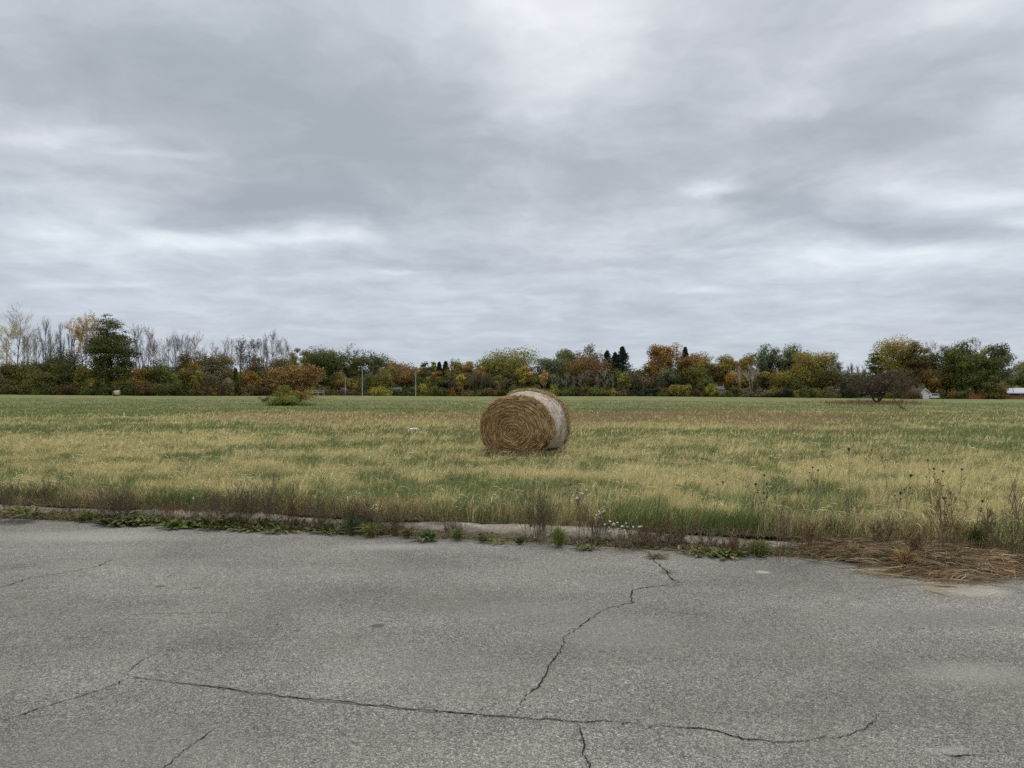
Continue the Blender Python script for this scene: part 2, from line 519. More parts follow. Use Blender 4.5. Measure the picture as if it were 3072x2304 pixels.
def crack(pts, wpx, mat, z, jag=.012, wander=True):
    P = np.array([at0(*p) for p in pts])
    seg = np.linalg.norm(np.diff(P, axis=0), axis=1)
    s = np.concatenate([[0], np.cumsum(seg)])
    n = max(8, int(s[-1] / .012))
    u = np.linspace(0, s[-1], n)
    L = np.stack([np.interp(u, s, P[:, 0]), np.interp(u, s, P[:, 1])], 1)
    T = np.gradient(L, axis=0); T /= np.linalg.norm(T, axis=1)[:, None] + 1e-9
    N = np.stack([-T[:, 1], T[:, 0]], 1)
    sd_ = int(s[-1] * 100) + len(pts)
    off = (fbm(u * 9, u * 0 + sd_, sd_, 4) - .5) * jag * 4 + (fbm(u * 42, u * 0 + sd_, sd_ + 3, 4) - .5) * jag * 1.6 + rs.uniform(-1, 1, n) * jag * .3
    L = L + N * off[:, None]
    taper = np.minimum(1, np.minimum(u, s[-1] - u) / (.2 * s[-1]) + .25)
    wd = wpx * taper * .62 * (.35 + 1.3 * fbm(u * 16, u * 0 + 3, sd_ + 9, 3)) * (.35 + 1.5 * fbm(u * 2.6, u * 0 + 8, sd_ + 4, 2)) * rs.uniform(.65, 1.35, n)
    A, B_ = L + N * wd[:, None] * .5, L - N * wd[:, None] * .5
    V = np.concatenate([np.c_[A, np.full(n, z)], np.c_[B_, np.full(n, z)]])
    i = np.arange(n - 1)
    F = np.stack([i, i + 1, i + 1 + n, i + n], 1)[:, ::-1]
    mbc = MB().add(V, F, (.03, .03, .03))
    if wpx > .006 and mat is m_c:                # crumbled chips and short spurs beside the crack
        for q in rs.integers(5, n - 5, n // 9):
            e = L[q] + N[q] * rs.normal(0, wpx * 1.1); a_ = rs.uniform(0, 6.28); ll = rs.uniform(.004, .016)
            d_ = np.array([math.cos(a_), math.sin(a_)]) * ll; p_ = np.array([-d_[1], d_[0]]) * rs.uniform(.2, .5)
            mbc.add([(*(e - d_), z), (*(e + p_), z), (*(e + d_), z), (*(e - p_), z)], np.array([[0, 3, 2, 1]]), (.03,) * 3)
    o = mbc.build('asphalt_crack', mat)
    tag(o, kind='structure')


CR = [([(372, 2026), (400, 2032), (560, 2050), (720, 2072), (760, 2080), (900, 2095), (1100, 2115), (1300, 2135), (1450, 2147), (1535, 2151), (1640, 2160), (1740, 2168), (1800, 2165), (1890, 2167), (1915, 2178), (2000, 2181), (2130, 2190), (2200, 2208), (2250, 2222), (2380, 2225), (2500, 2215), (2590, 2195), (2628, 2165), (2618, 2138)], .0115, .012),
      ([(1542, 2150), (1550, 2125), (1580, 2085), (1605, 2066), (1640, 2030), (1643, 2012), (1655, 1990), (1690, 1945), (1702, 1930), (1688, 1913), (1750, 1875), (1790, 1842), (1830, 1822), (1880, 1813), (1902, 1809), (1892, 1791), (1900, 1772), (1960, 1760), (2060, 1754)], .0095, .012),
      ([(1740, 2168), (1745, 2190), (1756, 2225), (1748, 2245), (1752, 2270), (1768, 2304), (1790, 2370)], .0115, .012),
      ([(392, 2031), (330, 2060), (270, 2082), (130, 2122), (0, 2165)], .009, .012),
      ([(374, 2026), (400, 2005), (440, 1975), (470, 1960), (540, 1945)], .006, .012),
      ([(-60, 1778), (0, 1762), (80, 1738), (150, 1725), (280, 1702), (340, 1678)], .010, .015),
      ([(1945, 1655), (1962, 1682), (1990, 1708), (2020, 1740), (2045, 1750)], .014, .012),
      ([(480, 2320), (560, 2245), (640, 2195)], .006, .012),
      ([(2830, 2262), (2870, 2268), (2930, 2262)], .008, .012),
      ([(1915, 1818), (2060, 1842), (2200, 1840)], .004, .012),
      ([(320, 1849), (500, 1840), (700, 1838)], .004, .012)]
for k, (pts, wd, jg) in enumerate(CR):
    crack(pts, wd, m_c, .004, jg)
crack([(400, 2032), (560, 2050), (720, 2072), (900, 2095), (1100, 2115), (1300, 2135), (1500, 2149)], .022, m_cs, .002, .012)

# dirt in the gutter
rg = np.random.default_rng(3)
m_s = plain('gutter_dirt', (.055, .045, .028), (.15, .125, .08), 22, .95, .05, bump=.6)
xs = np.arange(-14, 12, .03)
inner = .02 + (fbm(xs * 1.6, xs * 0, 12, 4) - .5) * .16
V = []
for wv, zz in ((None, .006), (.12, .02), (.24, .03), (.40, .05)):
    for i, x in enumerate(xs):
        px_, py_ = kpt(x, inner[i] if wv is None else wv)
        V.append((px_, py_, zz + (0 if wv is None else .012 * math.sin(x * 37 + wv * 50))))
n = len(xs); idx = np.arange(4 * n).reshape(4, n)
F = np.stack([idx[:-1, :-1], idx[:-1, 1:], idx[1:, 1:], idx[1:, :-1]], -1).reshape(-1, 4)
tag(MB().add(V, F, (.1, .08, .05)).build('gutter_dirt', m_s, smooth=True), kind='structure')

# concrete kerb, weathered and chipped
m_k, t, b = material('old_concrete', .92, .15)
co = t.new('ShaderNodeTexCoord').outputs['Object']
f1 = t.noise(co, 5, 7, .65); f2 = t.noise(co, 45, 4, .6)
c = t.ramp(f1, [(.32, (.14, .115, .085)), (.5, (.30, .255, .195)), (.7, (.42, .37, .30))])
c = t.vec('SCALE', c, scale=t.remap(f2, .3, .7, .75, 1.2))
t.put(b.inputs['Base Color'], c)
bn = t.new('ShaderNodeBump'); t.put(bn.inputs['Height'], t.math('ADD', f1, t.math('MULTIPLY', f2, .4))); bn.inputs['Strength'].default_value = .7; bn.inputs['Distance'].default_value = .02
t.put(b.inputs['Normal'], bn.outputs[0])
prof = [(.265, -.03), (.275, .035), (.305, .085), (.35, .108), (.42, .115), (.50, .117), (.52, .05)]
xs = np.arange(-15, 12, .025)
V = []
for k, (wv, zz) in enumerate(prof):
    chip = np.clip(fbm(xs * 3.1 + k * .35, xs * 0 + k * .4, 44, 4) - .5, 0, 1) * .20
    joint = np.where(np.abs(((xs + 1.1) % 2.4) - 1.2) < .02, .035, 0)
    sag = (fbm(xs * .55, xs * 0, 8, 3) - .62) * .13 * np.clip((np.abs(xs - .1) - .6) / .8, .2, 1)
    for i, x in enumerate(xs):
        a, bb = kpt(x, wv + (chip[i] * .5 if 1 <= k <= 3 else 0))
        V.append((a, bb, zz + (sag[i] - chip[i] * .45 - joint[i] if k > 0 else 0)))
n = len(xs); idx = np.arange(len(prof) * n).reshape(len(prof), n)
F = np.stack([idx[:-1, :-1], idx[:-1, 1:], idx[1:, 1:], idx[1:, :-1]], -1).reshape(-1, 4)
kb = MB().add(V, F, (.4, .4, .35)).build('kerb', m_k, smooth=True)
tag(kb, kind='structure')

# field sheet
m_f, t, b = material('field_turf', .95, .05)
a = t.new('ShaderNodeAttribute', attribute_name='col')
co = t.new('ShaderNodeTexCoord').outputs['Object']
nf = t.remap(t.noise(co, 7, 6, .7), .3, .7, .62, 1.38)
nf2 = t.remap(t.noise(co, .7, 5, .65), .3, .7, .82, 1.18)
t.put(b.inputs['Base Color'], t.vec('SCALE', a.outputs['Color'], scale=t.math('MULTIPLY', nf, nf2)))
bn = t.new('ShaderNodeBump'); t.put(bn.inputs['Height'], t.noise(co, 14, 5, .7)); bn.inputs['Strength'].default_value = .8; bn.inputs['Distance'].default_value = .08
t.put(b.inputs['Normal'], bn.outputs[0])
rows = np.concatenate([np.linspace(0, 4, 60)[:-1], 4 * (420 / 4) ** np.linspace(0, 1, 330)])
us = np.linspace(-1.15, 1.15, 520)
X = (rows[:, None] + 9.) * us[None]
tx, ty = kerb_t(X); fall = np.exp(-rows[:, None] / 12)
Yk = kerb(np.clip(X, -30, 30)) + .46 / tx
Y = Yk * fall + (9. + 0) * (1 - fall) + rows[:, None]
Z = ground(X, Y) + (fbm(X * .8, Y * .8, 3, 3) - .5) * .07 * np.clip(rows[:, None] / .6, 0, 1)
Z = Z + np.where(rows[:, None] < .6, .015, 0)
st, br = sward(X, Y)
gm, sm_, bm_ = np.array((.135, .155, .060)), np.array((.38, .315, .15)), np.array((.25, .185, .11))
farm = np.clip((Y - 14) / 60, 0, 1)[..., None]
C = gm * (1 - st[..., None]) + sm_ * st[..., None]
C = C * (1 - br[..., None]) + bm_ * br[..., None]
thatch = np.array((.17, .165, .07))
C = thatch * (1 - farm) * .65 + C * (farm + (1 - farm) * .35)
soil = np.exp(-rows[:, None, None] / .25)
C = C * (1 - soil) + np.array((.11, .085, .05)) * soil
nr, nu = X.shape
idx = np.arange(nr * nu).reshape(nr, nu)
F = np.stack([idx[:-1, :-1], idx[:-1, 1:], idx[1:, 1:], idx[1:, :-1]], -1).reshape(-1, 4)
fld = MB().add(np.stack([X, Y, Z], -1).reshape(-1, 3), F, C.reshape(-1, 3)).build('field', m_f, smooth=True)
tag(fld, kind='structure')

# ------------------------------------------------------------------ field grass (stuff)
rg = np.random.default_rng(11)


def blades(mb, X, Y, h, wd, lean, col, rng, tip=None):
    N = len(X)
    z = ground(X, Y)
    az = rng.normal(.2, 1.1, N)                      # wind leans the sward to the right
    dx, dy = np.cos(az) * lean, np.sin(az) * lean * .6
    sa = rng.uniform(0, PI, N)
    sx, sy = np.cos(sa) * wd, np.sin(sa) * wd * .5
    base = np.stack([X, Y, z - .01], 1)
    S = np.stack([sx, sy, np.zeros(N)], 1)
    mid = base + np.stack([dx * h * .35, dy * h * .35, h * .6], 1)
    top = base + np.stack([dx * h, dy * h, h * rng.uniform(.8, 1.0, N)], 1)
    V = np.stack([base - S, base + S, mid + S * .8, mid - S * .8, top], 1)
    i = np.arange(N)[:, None] * 5
    mb.add(V.reshape(-1, 3), [i + np.array([[0, 1, 2, 3]]), i + np.array([[3, 2, 4]])], np.repeat(col, 5, 0))


gb = MB()
# (v0, v1 metres beyond the kerb, tufts, blades per tuft, tuft radius, height, half width)
BANDS = [(.02, 3.2, 12000, 11, .07, .17, .0028), (3.2, 8, 20000, 9, .09, .17, .0042), (8, 16, 20000, 8, .13, .17, .0065),
         (16, 32, 17000, 7, .20, .16, .012), (32, 62, 14000, 6, .30, .15, .021), (58, 135, 9000, 5, .7, .11, .040)]
for (v0, v1, nt, nb, tr, h, wd) in BANDS:
    v = rg.uniform(v0 ** .5, v1 ** .5, nt) ** 2 if v0 > 1 else rg.uniform(v0, v1, nt)
    u = rg.uniform(-.80, .80, nt)
    X = (v + 9) * u
    fall = np.exp(-v / 12); tx, _ = kerb_t(X)
    Y = (kerb(np.clip(X, -30, 30)) + .46 / tx) * fall + 9 * (1 - fall) + v
    tuft_h = rg.uniform(.65, 1.3, nt) * (.62 + .76 * fbm(X * .9, Y * 1.3, 14, 3))
    X = np.repeat(X, nb); Y = np.repeat(Y, nb); th = np.repeat(tuft_h, nb)
    ts = np.repeat(rg.normal(0, .16, nt), nb)
    X = X + rg.normal(0, tr, len(X)); Y = Y + rg.normal(0, tr, len(X))
    tx, _ = kerb_t(X)
    ok = Y > kerb(X) + .44 / tx
    X, Y, th, ts = X[ok], Y[ok], th[ok], ts[ok]
    st, br = sward(X, Y)
    st = np.clip(st + ts, 0, 1)
    N = len(X)
    r1, r2 = rg.uniform(size=N), rg.uniform(size=N)
    straw = r1 < np.clip(.5 + (st - .5) * 1.35, .02, .97)
    brown = r2 < br * .85
    va = .25 if v0 < 16 else .14 if v0 < 50 else .06
    if v0 > 50: GREEN = GREEN * .86; STRAW = STRAW * .85
    c = pick(GREEN, N, rg, va)
    c[straw] = pick(STRAW, straw.sum(), rg, va)
    c[brown] = pick(BROWN, brown.sum(), rg, va)
    hh = h * th * rg.uniform(.55, 1.25, N) * np.where(straw | brown, 1.12, .9)
    blades(gb, X, Y, hh, wd * rg.uniform(.7, 1.4, N), rg.uniform(.15, .75, N), c, rg)
# drooping straw seed heads in the near sward
nt = 10500
v = rg.uniform(.15, 4.2, nt) ** 2 * .9 + .1
X = (v + 9) * rg.uniform(-.8, .8, nt)
fall = np.exp(-v / 12)
Y = (kerb(X) + .5) * fall + 9 * (1 - fall) + v
st, br = sward(X, Y)
k = rg.uniform(size=nt) < np.clip(st * 1.3, 0, 1); X, Y, v = X[k], Y[k], v[k]
N = len(X)
h = rg.uniform(.16, .32, N); az = rg.normal(.2, .9, N); ln = rg.uniform(.05, .16, N)
z = ground(X, Y); dx, dy = np.cos(az) * ln, np.sin(az) * ln
sc = np.clip((v + 9) / 11, 1, 2.4)
P = np.stack([np.stack([X, Y, z], 1), np.stack([X + dx * .35, Y + dy * .35, z + h * .75], 1), np.stack([X + dx * .7, Y + dy * .7, z + h], 1), np.stack([X + dx * 1.3, Y + dy * 1.3, z + h * .97], 1), np.stack([X + dx * 1.8, Y + dy * 1.8, z + h * .82], 1)], 1)
wd = np.tile(np.array([.0012, .0012, .0022, .0045, .001]), (N, 1)) * sc[:, None]
ribbons(gb, P, wd, pick(STRAW * 1.08, N, rg, .2), rg)
# rank grass along the far field edge
nt = 9000
px = rg.uniform(-250, 3350, nt); D = edge_y(px) + rg.uniform(-2.5, 3.5, nt)
X = (px - 1536) * D / FPX
pale = fbm(px * .012, px * 0, 21, 3) > .5
c = np.where(pale[:, None], pick([(.25, .20, .09), (.30, .24, .12), (.17, .15, .06)], nt, rg), pick([(.10, .10, .035), (.08, .09, .03), (.14, .12, .05)], nt, rg))
blades(gb, X, D, rg.uniform(.35, .95, nt), np.full(nt, .10), rg.uniform(.2, .7, nt), c, rg)
tag(gb.build('field_grass', M_GRASS), kind='stuff')

# ------------------------------------------------------------------ trees
PAL = dict(
    dk=[(.042, .062, .018), (.055, .075, .022), (.032, .048, .015), (.06, .07, .02)],
    green=[(.075, .10, .025), (.095, .115, .03), (.06, .08, .02)],
    fgreen=[(.14, .175, .03), (.18, .20, .04), (.10, .125, .025)],
    olive=[(.095, .09, .026), (.075, .08, .022), (.115, .10, .03), (.085, .07, .022)],
    dkolive=[(.065, .062, .02), (.05, .055, .017), (.08, .068, .022)],
    yolive=[(.19, .155, .035), (.15, .13, .032), (.13, .125, .03), (.22, .17, .04)],
    ygreen=[(.17, .17, .045), (.14, .15, .04), (.20, .19, .06), (.10, .12, .035)],
    lime=[(.22, .21, .04), (.17, .18, .035), (.26, .22, .04)],
    yellow=[(.36, .27, .06), (.30, .22, .05), (.26, .20, .055)],
    orange=[(.25, .115, .035), (.20, .09, .03), (.18, .10, .035), (.23, .13, .04)],
    ochre=[(.24, .145, .035), (.20, .11, .03), (.17, .12, .03), (.13, .10, .028)],
    rust=[(.16, .085, .035), (.13, .072, .033), (.17, .10, .04), (.11, .065, .03)],
    redbrown=[(.16, .062, .035), (.13, .055, .035), (.10, .05, .03)],
    crimson=[(.14, .035, .03), (.11, .03, .025)],
    pinkbrown=[(.17, .105, .07), (.14, .085, .055), (.19, .10, .065), (.12, .08, .055)],
    tan=[(.33, .22, .10), (.28, .18, .085), (.36, .26, .14)],
    pale=[(.36, .31, .20), (.30, .26, .16), (.40, .30, .16)],
    gg=[(.095, .115, .07), (.08, .10, .06), (.115, .13, .08), (.06, .075, .045)],
    brown=[(.085, .06, .035), (.11, .075, .04), (.07, .05, .03)],
    maroon=[(.075, .035, .03), (.09, .045, .035), (.06, .03, .025)],
    gbrown=[(.105, .09, .065), (.085, .075, .055), (.12, .10, .07)],
    conifer=[(.020, .032, .022), (.028, .040, .026), (.016, .024, .018)],
    grey=[(.16, .145, .125), (.13, .118, .10)],
)
GREYB, DARKB, PALEB, BROWNB = (.27, .245, .215), (.095, .08, .068), (.30, .27, .235), (.11, .085, .065)


for _k in PAL:
    if _k not in ('conifer', 'grey', 'pale', 'tan', 'gbrown', 'gg'):
        PAL[_k] = [tuple(.76 * np.array(c) + .24 * np.array((.088, .088, .03))) for c in PAL[_k]]


def spawn(P, Rr, k, L0, ang, up, rng, n=4, tmin=.3, tmax=1., curve=.25, rk=.55):
    N, npt = P.shape[:2]
    idx = np.repeat(np.arange(N), k); M = len(idx)
    t = rng.uniform(tmin, tmax, M); f = t * (npt - 1); i = np.minimum(f.astype(int), npt - 2); fr = (f - i)[:, None]
    pos = P[idx, i] * (1 - fr) + P[idx, i + 1] * fr
    r0 = (Rr[idx, i] * (1 - fr[:, 0]) + Rr[idx, i + 1] * fr[:, 0]) * rk
    T = unit(P[idx, i + 1] - P[idx, i])
    q = rng.normal(size=(M, 3)); q = unit(q - (q * T).sum(1, keepdims=True) * T)
    a = ang * rng.uniform(.6, 1.35, (M, 1))
    d = T * np.cos(a) + q * np.sin(a); d[:, 2] += up * .5; d = unit(d)
    L = (L0 * (1.15 - .75 * t) * rng.uniform(.65, 1.25, M))[:, None]
    s = np.linspace(0, 1, n)
    Q = pos[:, None] + d[:, None] * (L * s)[..., None] + np.array([0, 0, 1.]) * (curve * L * s ** 2)[..., None]
    Q = Q + rng.normal(0, .035, Q.shape) * (L * (s > 0))[..., None]
    return Q, r0[:, None] * np.linspace(1, .35, n)


def skeleton(H, Wd, rng, stems=1, spread=.25, k=(14, 5, 4), ang=.75, up=.35, r=None, tmin=.3):
    """trunk, limbs, branches and twigs of a leafless tree as tube sets, fitted to height H and width Wd"""
    n = 7; s = np.linspace(0, 1, n)
    az = rng.uniform(0, 2 * PI, stems) if stems > 1 else np.zeros(1)
    az = np.arange(stems) * 2 * PI / stems + rng.normal(0, .4, stems)
    rad = spread * H * rng.uniform(.5, 1.2, stems) * (stems > 1)
    hh = H * rng.uniform(.72, 1., stems); hh[0] = H
    P = np.zeros((stems, n, 3))
    P[..., 0] = np.cos(az)[:, None] * rad[:, None] * s ** .8
    P[..., 1] = np.sin(az)[:, None] * rad[:, None] * s ** .8
    P[..., 2] = hh[:, None] * s
    P[:, 1:, :2] += np.cumsum(rng.normal(0, .012 * H, (stems, n - 1, 2)), 1)
    r = r or .011 * H
    R0 = np.tile(r * (1 - .85 * s), (stems, 1)) * (1 if stems == 1 else .75)
    sets = [(P, R0)]
    L = H * .42
    for j, kk in enumerate(k):
        P2, R2 = spawn(sets[-1][0], sets[-1][1], kk, L * (.5 ** j), ang, up, rng, n=5 if j == 0 else (4 if j == 1 else 3), tmin=tmin if j == 0 else .2)
        sets.append((P2, np.maximum(R2, .0005 * H)))
    A = np.concatenate([q[0].reshape(-1, 3) for q in sets])
    top = A[:, 2].max(); wx = np.percentile(np.abs(A[:, :2]), 98) + 1e-6
    sc = np.array([Wd / 2 / wx, Wd / 2 / wx, H / top])
    return [(np.concatenate([q[0][:, :1] * 1, q[0][:, 1:]], 1) * sc, q[1]) for q in sets]


def skel_mesh(sets, px_m, col, rng, wmin=.35):
    mb = MB()
    for j, (P, Rr) in enumerate(sets):
        rr = np.maximum(Rr, px_m * wmin * (.5 if j < 2 else (.40 if j == 2 else .30)))
        c = np.clip(np.array(col) * rng.uniform(.8, 1.2, (len(P), 1)), 0, 1)
        tubes(mb, P, rr, c, 5 if j == 0 else 3)
    return mb


def crown_cloud(kind, H, Wd, rng, s, pal, cover):
    """leaf clumps through the crown's volume"""
    z0 = {'round': .07, 'tall': .34, 'bush': 0., 'column': .12, 'dome': .12, 'umbrella': .45, 'layered': .16}.get(kind, .2) * H
    a, hh, zc = Wd / 2, (H - z0) / 2, (H + z0) / 2
    if kind in ('bush', 'dome'):
        zc = z0 + (H - z0) * .10; hh = (H - z0) * .90
    K = int(np.clip(Wd * 4.2, 20, 60)) * (2 if kind == 'layered' else 1)
    d = unit(rng.normal(size=(K, 3)))
    if kind in ('bush', 'dome'): d[:, 2] = np.abs(d[:, 2]) - .05
    ph = rng.uniform(0, 6, 6)
    lump = .80 + .16 * np.sin(3 * np.arctan2(d[:, 1], d[:, 0]) + ph[0]) * np.cos(2.3 * d[:, 2] + ph[1]) + .14 * np.sin(5 * d[:, 2] + ph[2])
    rr = rng.uniform(.05, 1., K) ** .55 * lump
    Cc = d * rr[:, None] * np.array([a, a, hh]) * .86 + np.array([0, 0, zc])
    Cc[:, 2] = np.maximum(Cc[:, 2], z0 + .04 * H)
    if kind == 'layered':
        Cc[:, :2] *= (1.30 - .75 * (Cc[:, 2:] - z0) / (H - z0))
    cr = np.clip(a * rng.uniform(.24, .44, K) * (.8 if kind == 'layered' else 1), 2 * s, None)
    flat = np.array([1, 1, .42 if kind == 'layered' else .78])
    area = PI * a * hh
    n = int(np.clip(cover * 7.0 * area / (s * s * .5), 80, 16000))
    k = rng.choice(K, n, p=cr ** 2 / (cr ** 2).sum())
    dd = unit(rng.normal(size=(n, 3)))
    Pp = Cc[k] + dd * (cr[k] * rng.uniform(0, 1, n) ** .4)[:, None] * flat
    Pp[:, 2] = np.abs(Pp[:, 2] - .02) + .02 if kind in ('bush', 'dome') else Pp[:, 2]
    ct = rng.uniform(.72, 1.28, (K, 1)) * rng.uniform(.9, 1.1, (K, 3))
    c = np.clip(pick(pal, n, rng, .13) * ct[k], .003, .9)
    od = dd + (Pp - np.array([0, 0, zc])) / np.array([a, a, hh]) * .6 + np.array([0, 0, .35])
    return Pp, c, Cc, od


def conifer_cloud(H, Wd, rng, s, pal, cover):
    nb = 430
    t = rng.uniform(.04, 1, nb) ** .9
    az = rng.uniform(0, 2 * PI, nb)
    Lb = (1 - t) ** .8 * Wd / 2 * rng.uniform(.7, 1.15, nb) + .02 * H
    per = int(np.clip(cover * 14 * Wd / s / 10, 10, 40))
    u = rng.uniform(.02, 1, (nb, per)) ** .7
    x = np.cos(az)[:, None] * Lb[:, None] * u; y = np.sin(az)[:, None] * Lb[:, None] * u
    z = t[:, None] * H + (-.28 * u + .25 * u ** 2) * Lb[:, None] + rng.normal(0, .010 * H, (nb, per)) * (1.2 - u)
    Pp = np.stack([x, y, np.maximum(z, .05)], -1).reshape(-1, 3) + rng.normal(0, s * .3, (nb * per, 3))
    return Pp, pick(pal, len(Pp), rng, .25), None


TREES = {}
def tree(kind, px, top, wpx, dy, pal, label, name, cat, Y=None, base=None, cover=1., bark=None, seed=None, **kw):
    rng = np.random.default_rng(seed if seed is not None else int(px * 13 + top * 7 + dy))
    if base is not None:
        X, Y, z = at(px, base)
    else:
        Y = float(edge_y(px)) + dy
        X = xpix(px, Y)
        De = float(edge_y(px))
        z = float(ground(X, Y))
    H = zpix(top, Y) - z
    Wd = wpx * Y / FPX * (1.28 if kind in ('bare', 'sparse') and cat == 'tree' else 1.55 if kind == 'conifer' and cat == 'tree' else 1.14 if kind in ('round', 'bush') and base is None else 1)
    pxm = Y / 769.3
    o = thing(name, label, cat, (X, Y, z - .05), kw.get('rz', 0), kw.get('group'))
    s = max(pxm * 1.25, .10) * kw.get('ls', 1.)
    woody = 'trunk' if cat == 'tree' else 'stems'
    leafy = 'crown' if cat == 'tree' else 'foliage'
    if kind in ('bare', 'sparse', 'brush'):
        st_ = kw.get('stems', {'bare': 1, 'sparse': 1, 'brush': 5}[kind])
        sets = skeleton(H, Wd, rng, st_, kw.get('spread', .18), kw.get('k', (11, 4, 3)), kw.get('ang', .78), kw.get('up', .32), kw.get('r'), kw.get('tmin', .36))
        skel_mesh(sets, pxm, bark or GREYB, rng, kw.get('wmin', .20)).build(woody, M_BARK, o)
        if pal and cover > 0:
            tips = np.concatenate([sets[-1][0].reshape(-1, 3), sets[-2][0][:, 1:].reshape(-1, 3)])
            lo = kw.get('leaf_from', 0.)
            tips = tips[tips[:, 2] > lo * H]
            n = int(cover * 900)
            Pp = tips[rng.integers(0, len(tips), n)] + rng.normal(0, s * .7, (n, 3))
            c = pick(PAL[pal], n, rng, .25)
            mb = MB(); leaves(mb, Pp, s * .8, c, rng); mb.build(leafy, M_LEAF, o)
    elif kind == 'conifer':
        Pp, c, _ = conifer_cloud(H, Wd, rng, s, PAL[pal], cover)
        mb = MB(); leaves(mb, Pp, s * .9, c, rng, .6, .5); mb.build(leafy, M_LEAF, o)
        tk = MB(); tubes(tk, np.array([[(0, 0, 0), (0, 0, H * .5), (0, 0, H * .99)]], float), np.array([[.02 * H, .012 * H, .003 * H]]), DARKB, 6); tk.build(woody, M_BARK, o)
    else:
        Pp, c, Cc, od = crown_cloud(kind, H, Wd, rng, s, PAL[pal], cover)
        if kw.get('tip'):
            m = (Pp[:, 2] + rng.normal(0, .05 * H, len(Pp))) > kw.get('tip_from', .78) * H
            c[m] = pick(PAL[kw['tip']], m.sum(), rng, .25)
        if kw.get('side'):
            m = rng.normal(0, .10 * Wd, len(Pp)) + Pp[:, 0] * kw.get('side_sign', 1) > .12 * Wd
            c[m] = pick(PAL[kw['side']], m.sum(), rng, .25)
        hi = np.percentile(Pp[:, 2], 99.3); wx = np.percentile(np.abs(Pp[:, 0]), 98)
        scl = np.array([Wd / 2 / wx, Wd / 2 / wx, H / hi]); Pp = Pp * scl; Cc = Cc * scl
        mb = MB(); leaves(mb, Pp, s * 1.1, c, rng, .9, 0., od)
        mb.build(leafy, M_LEAF, o)
        tk = MB()
        if cat == 'tree':
            r0 = .016 * H + .05
            th = H * .72
            tr = np.array([[(0, 0, 0), (.01 * H, 0, th * .3), (-.01 * H, .01 * H, th * .65), (0, 0, th)]]) + 0.
            tubes(tk, tr, np.array([[r0 * 1.15, r0, r0 * .7, r0 * .3]]), np.array(bark or DARKB), 7)
            lim = Cc[rng.permutation(len(Cc))[:14]]
            zb = np.clip(lim[:, 2] * rng.uniform(.4, .7, len(lim)), .15 * H, .68 * H)
            B0 = np.c_[np.zeros(len(lim)), np.zeros(len(lim)), zb]
            mid = (B0 + lim) / 2 + np.array([0, 0, -.03 * H])
            Q = np.stack([B0, mid, lim], 1)
            tubes(tk, Q, np.tile([r0 * .45, r0 * .3, r0 * .1], (len(lim), 1)), np.array(bark or DARKB), 4)
        else:
            m_ = 7; az = rng.uniform(0, 2 * PI, m_)
            e = np.c_[np.cos(az) * Wd * .3, np.sin(az) * Wd * .3, H * rng.uniform(.5, .85, m_)]
            Q = np.stack([e * [.08, .08, 0], e * [.4, .4, .5], e], 1)
            tubes(tk, Q, np.tile([.02 * H + .02, .014 * H + .015, .008], (m_, 1)), np.array(bark or BROWNB), 4)
        tk.build(woody, M_BARK, o)
    return o


def T(kind, px, top, w_, dy, pal, label, **k): return tree(kind, px, top, w_, dy, pal, label, {'bare': 'bare_tree', 'sparse': 'thin_leaved_tree', 'conifer': 'conifer_tree'}.get(kind, 'leafy_tree'), 'tree', **k)
def S(kind, px, top, w_, dy, pal, label, **k): return tree(kind, px, top, w_, dy, pal, label, {'brush': 'thicket_shrub', 'conifer': 'evergreen_shrub'}.get(kind, 'shrub'), 'shrub', **k)
def G(kind, px, top, w_, dy, pal, label, **k):
    k.setdefault('bark', (.15, .13, .105)); k['k'] = (9, 4, 2) if kind == 'bare' else (6, 4, 3)
    return tree(kind, px, top, w_, dy, pal, label, 'sapling', 'sapling', **k)


# --- left end: tall bare trees over a belt of shrubs
T('bare', 50, 902, 92, 6, 'pale', 'tallest bare grey tree at the far left end of the tree line', cover=.45, leaf_from=.3, k=(18, 6, 3))
T('sparse', 16, 955, 62, 4, 'pale', 'thin pale tan leaved tree beside the tallest bare tree, cut by the left photo edge', cover=2.6, leaf_from=.35)
T('bare', 88, 992, 44, 8, 'pale', 'short pale bare tree just right of the tallest bare tree', cover=.25, stems=2)
T('bare', 131, 945, 34, 8, None, 'slim single-stemmed bare tree standing alone left of the orange-topped tree', bark=DARKB, ang=.5, k=(14, 5, 3))
T('sparse', 166, 990, 32, 7, 'gbrown', 'small sparse tree with a few grey-green leaves left of the bare dark tree', cover=.5, stems=2)
T('bare', 199, 945, 40, 6, None, 'dark crooked bare tree with two forked stems left of the orange-topped tree', bark=DARKB, stems=2, ang=.55)
T('bare', 222, 985, 22, 9, None, 'very slender bare tree close beside the orange-topped tree', bark=DARKB, k=(10, 4, 3))
T('sparse', 256, 935, 66, 5, 'tan', 'tall thin tree with an orange-tan top left of the dark green layered tree', cover=5.5, leaf_from=.50, bark=DARKB, stems=2, spread=.10, ls=1.15)
T('sparse', 288, 953, 44, 8, 'pale', 'pale sparse leaved tree half behind the dark green layered tree', cover=.8, leaf_from=.3)
T('layered', 333, 955, 118, 4, 'dk', 'tall dark green layered tree among the bare trees, above the distant hay bale', cover=.62, bark=DARKB, seed=5)
T('bare', 386, 964, 42, 8, 'gbrown', 'bare tree with dark leaf scraps directly right of the layered green tree', cover=.15)
T('bare', 430, 967, 62, 5, 'gbrown', 'bare tree forking low into a wide vase, right of the layered green tree', cover=.22, bark=DARKB, stems=3, spread=.17)
T('sparse', 477, 998, 54, 6, 'rust', 'thin tree with scattered rusty leaves near the tops of its twigs', cover=.35, stems=2)
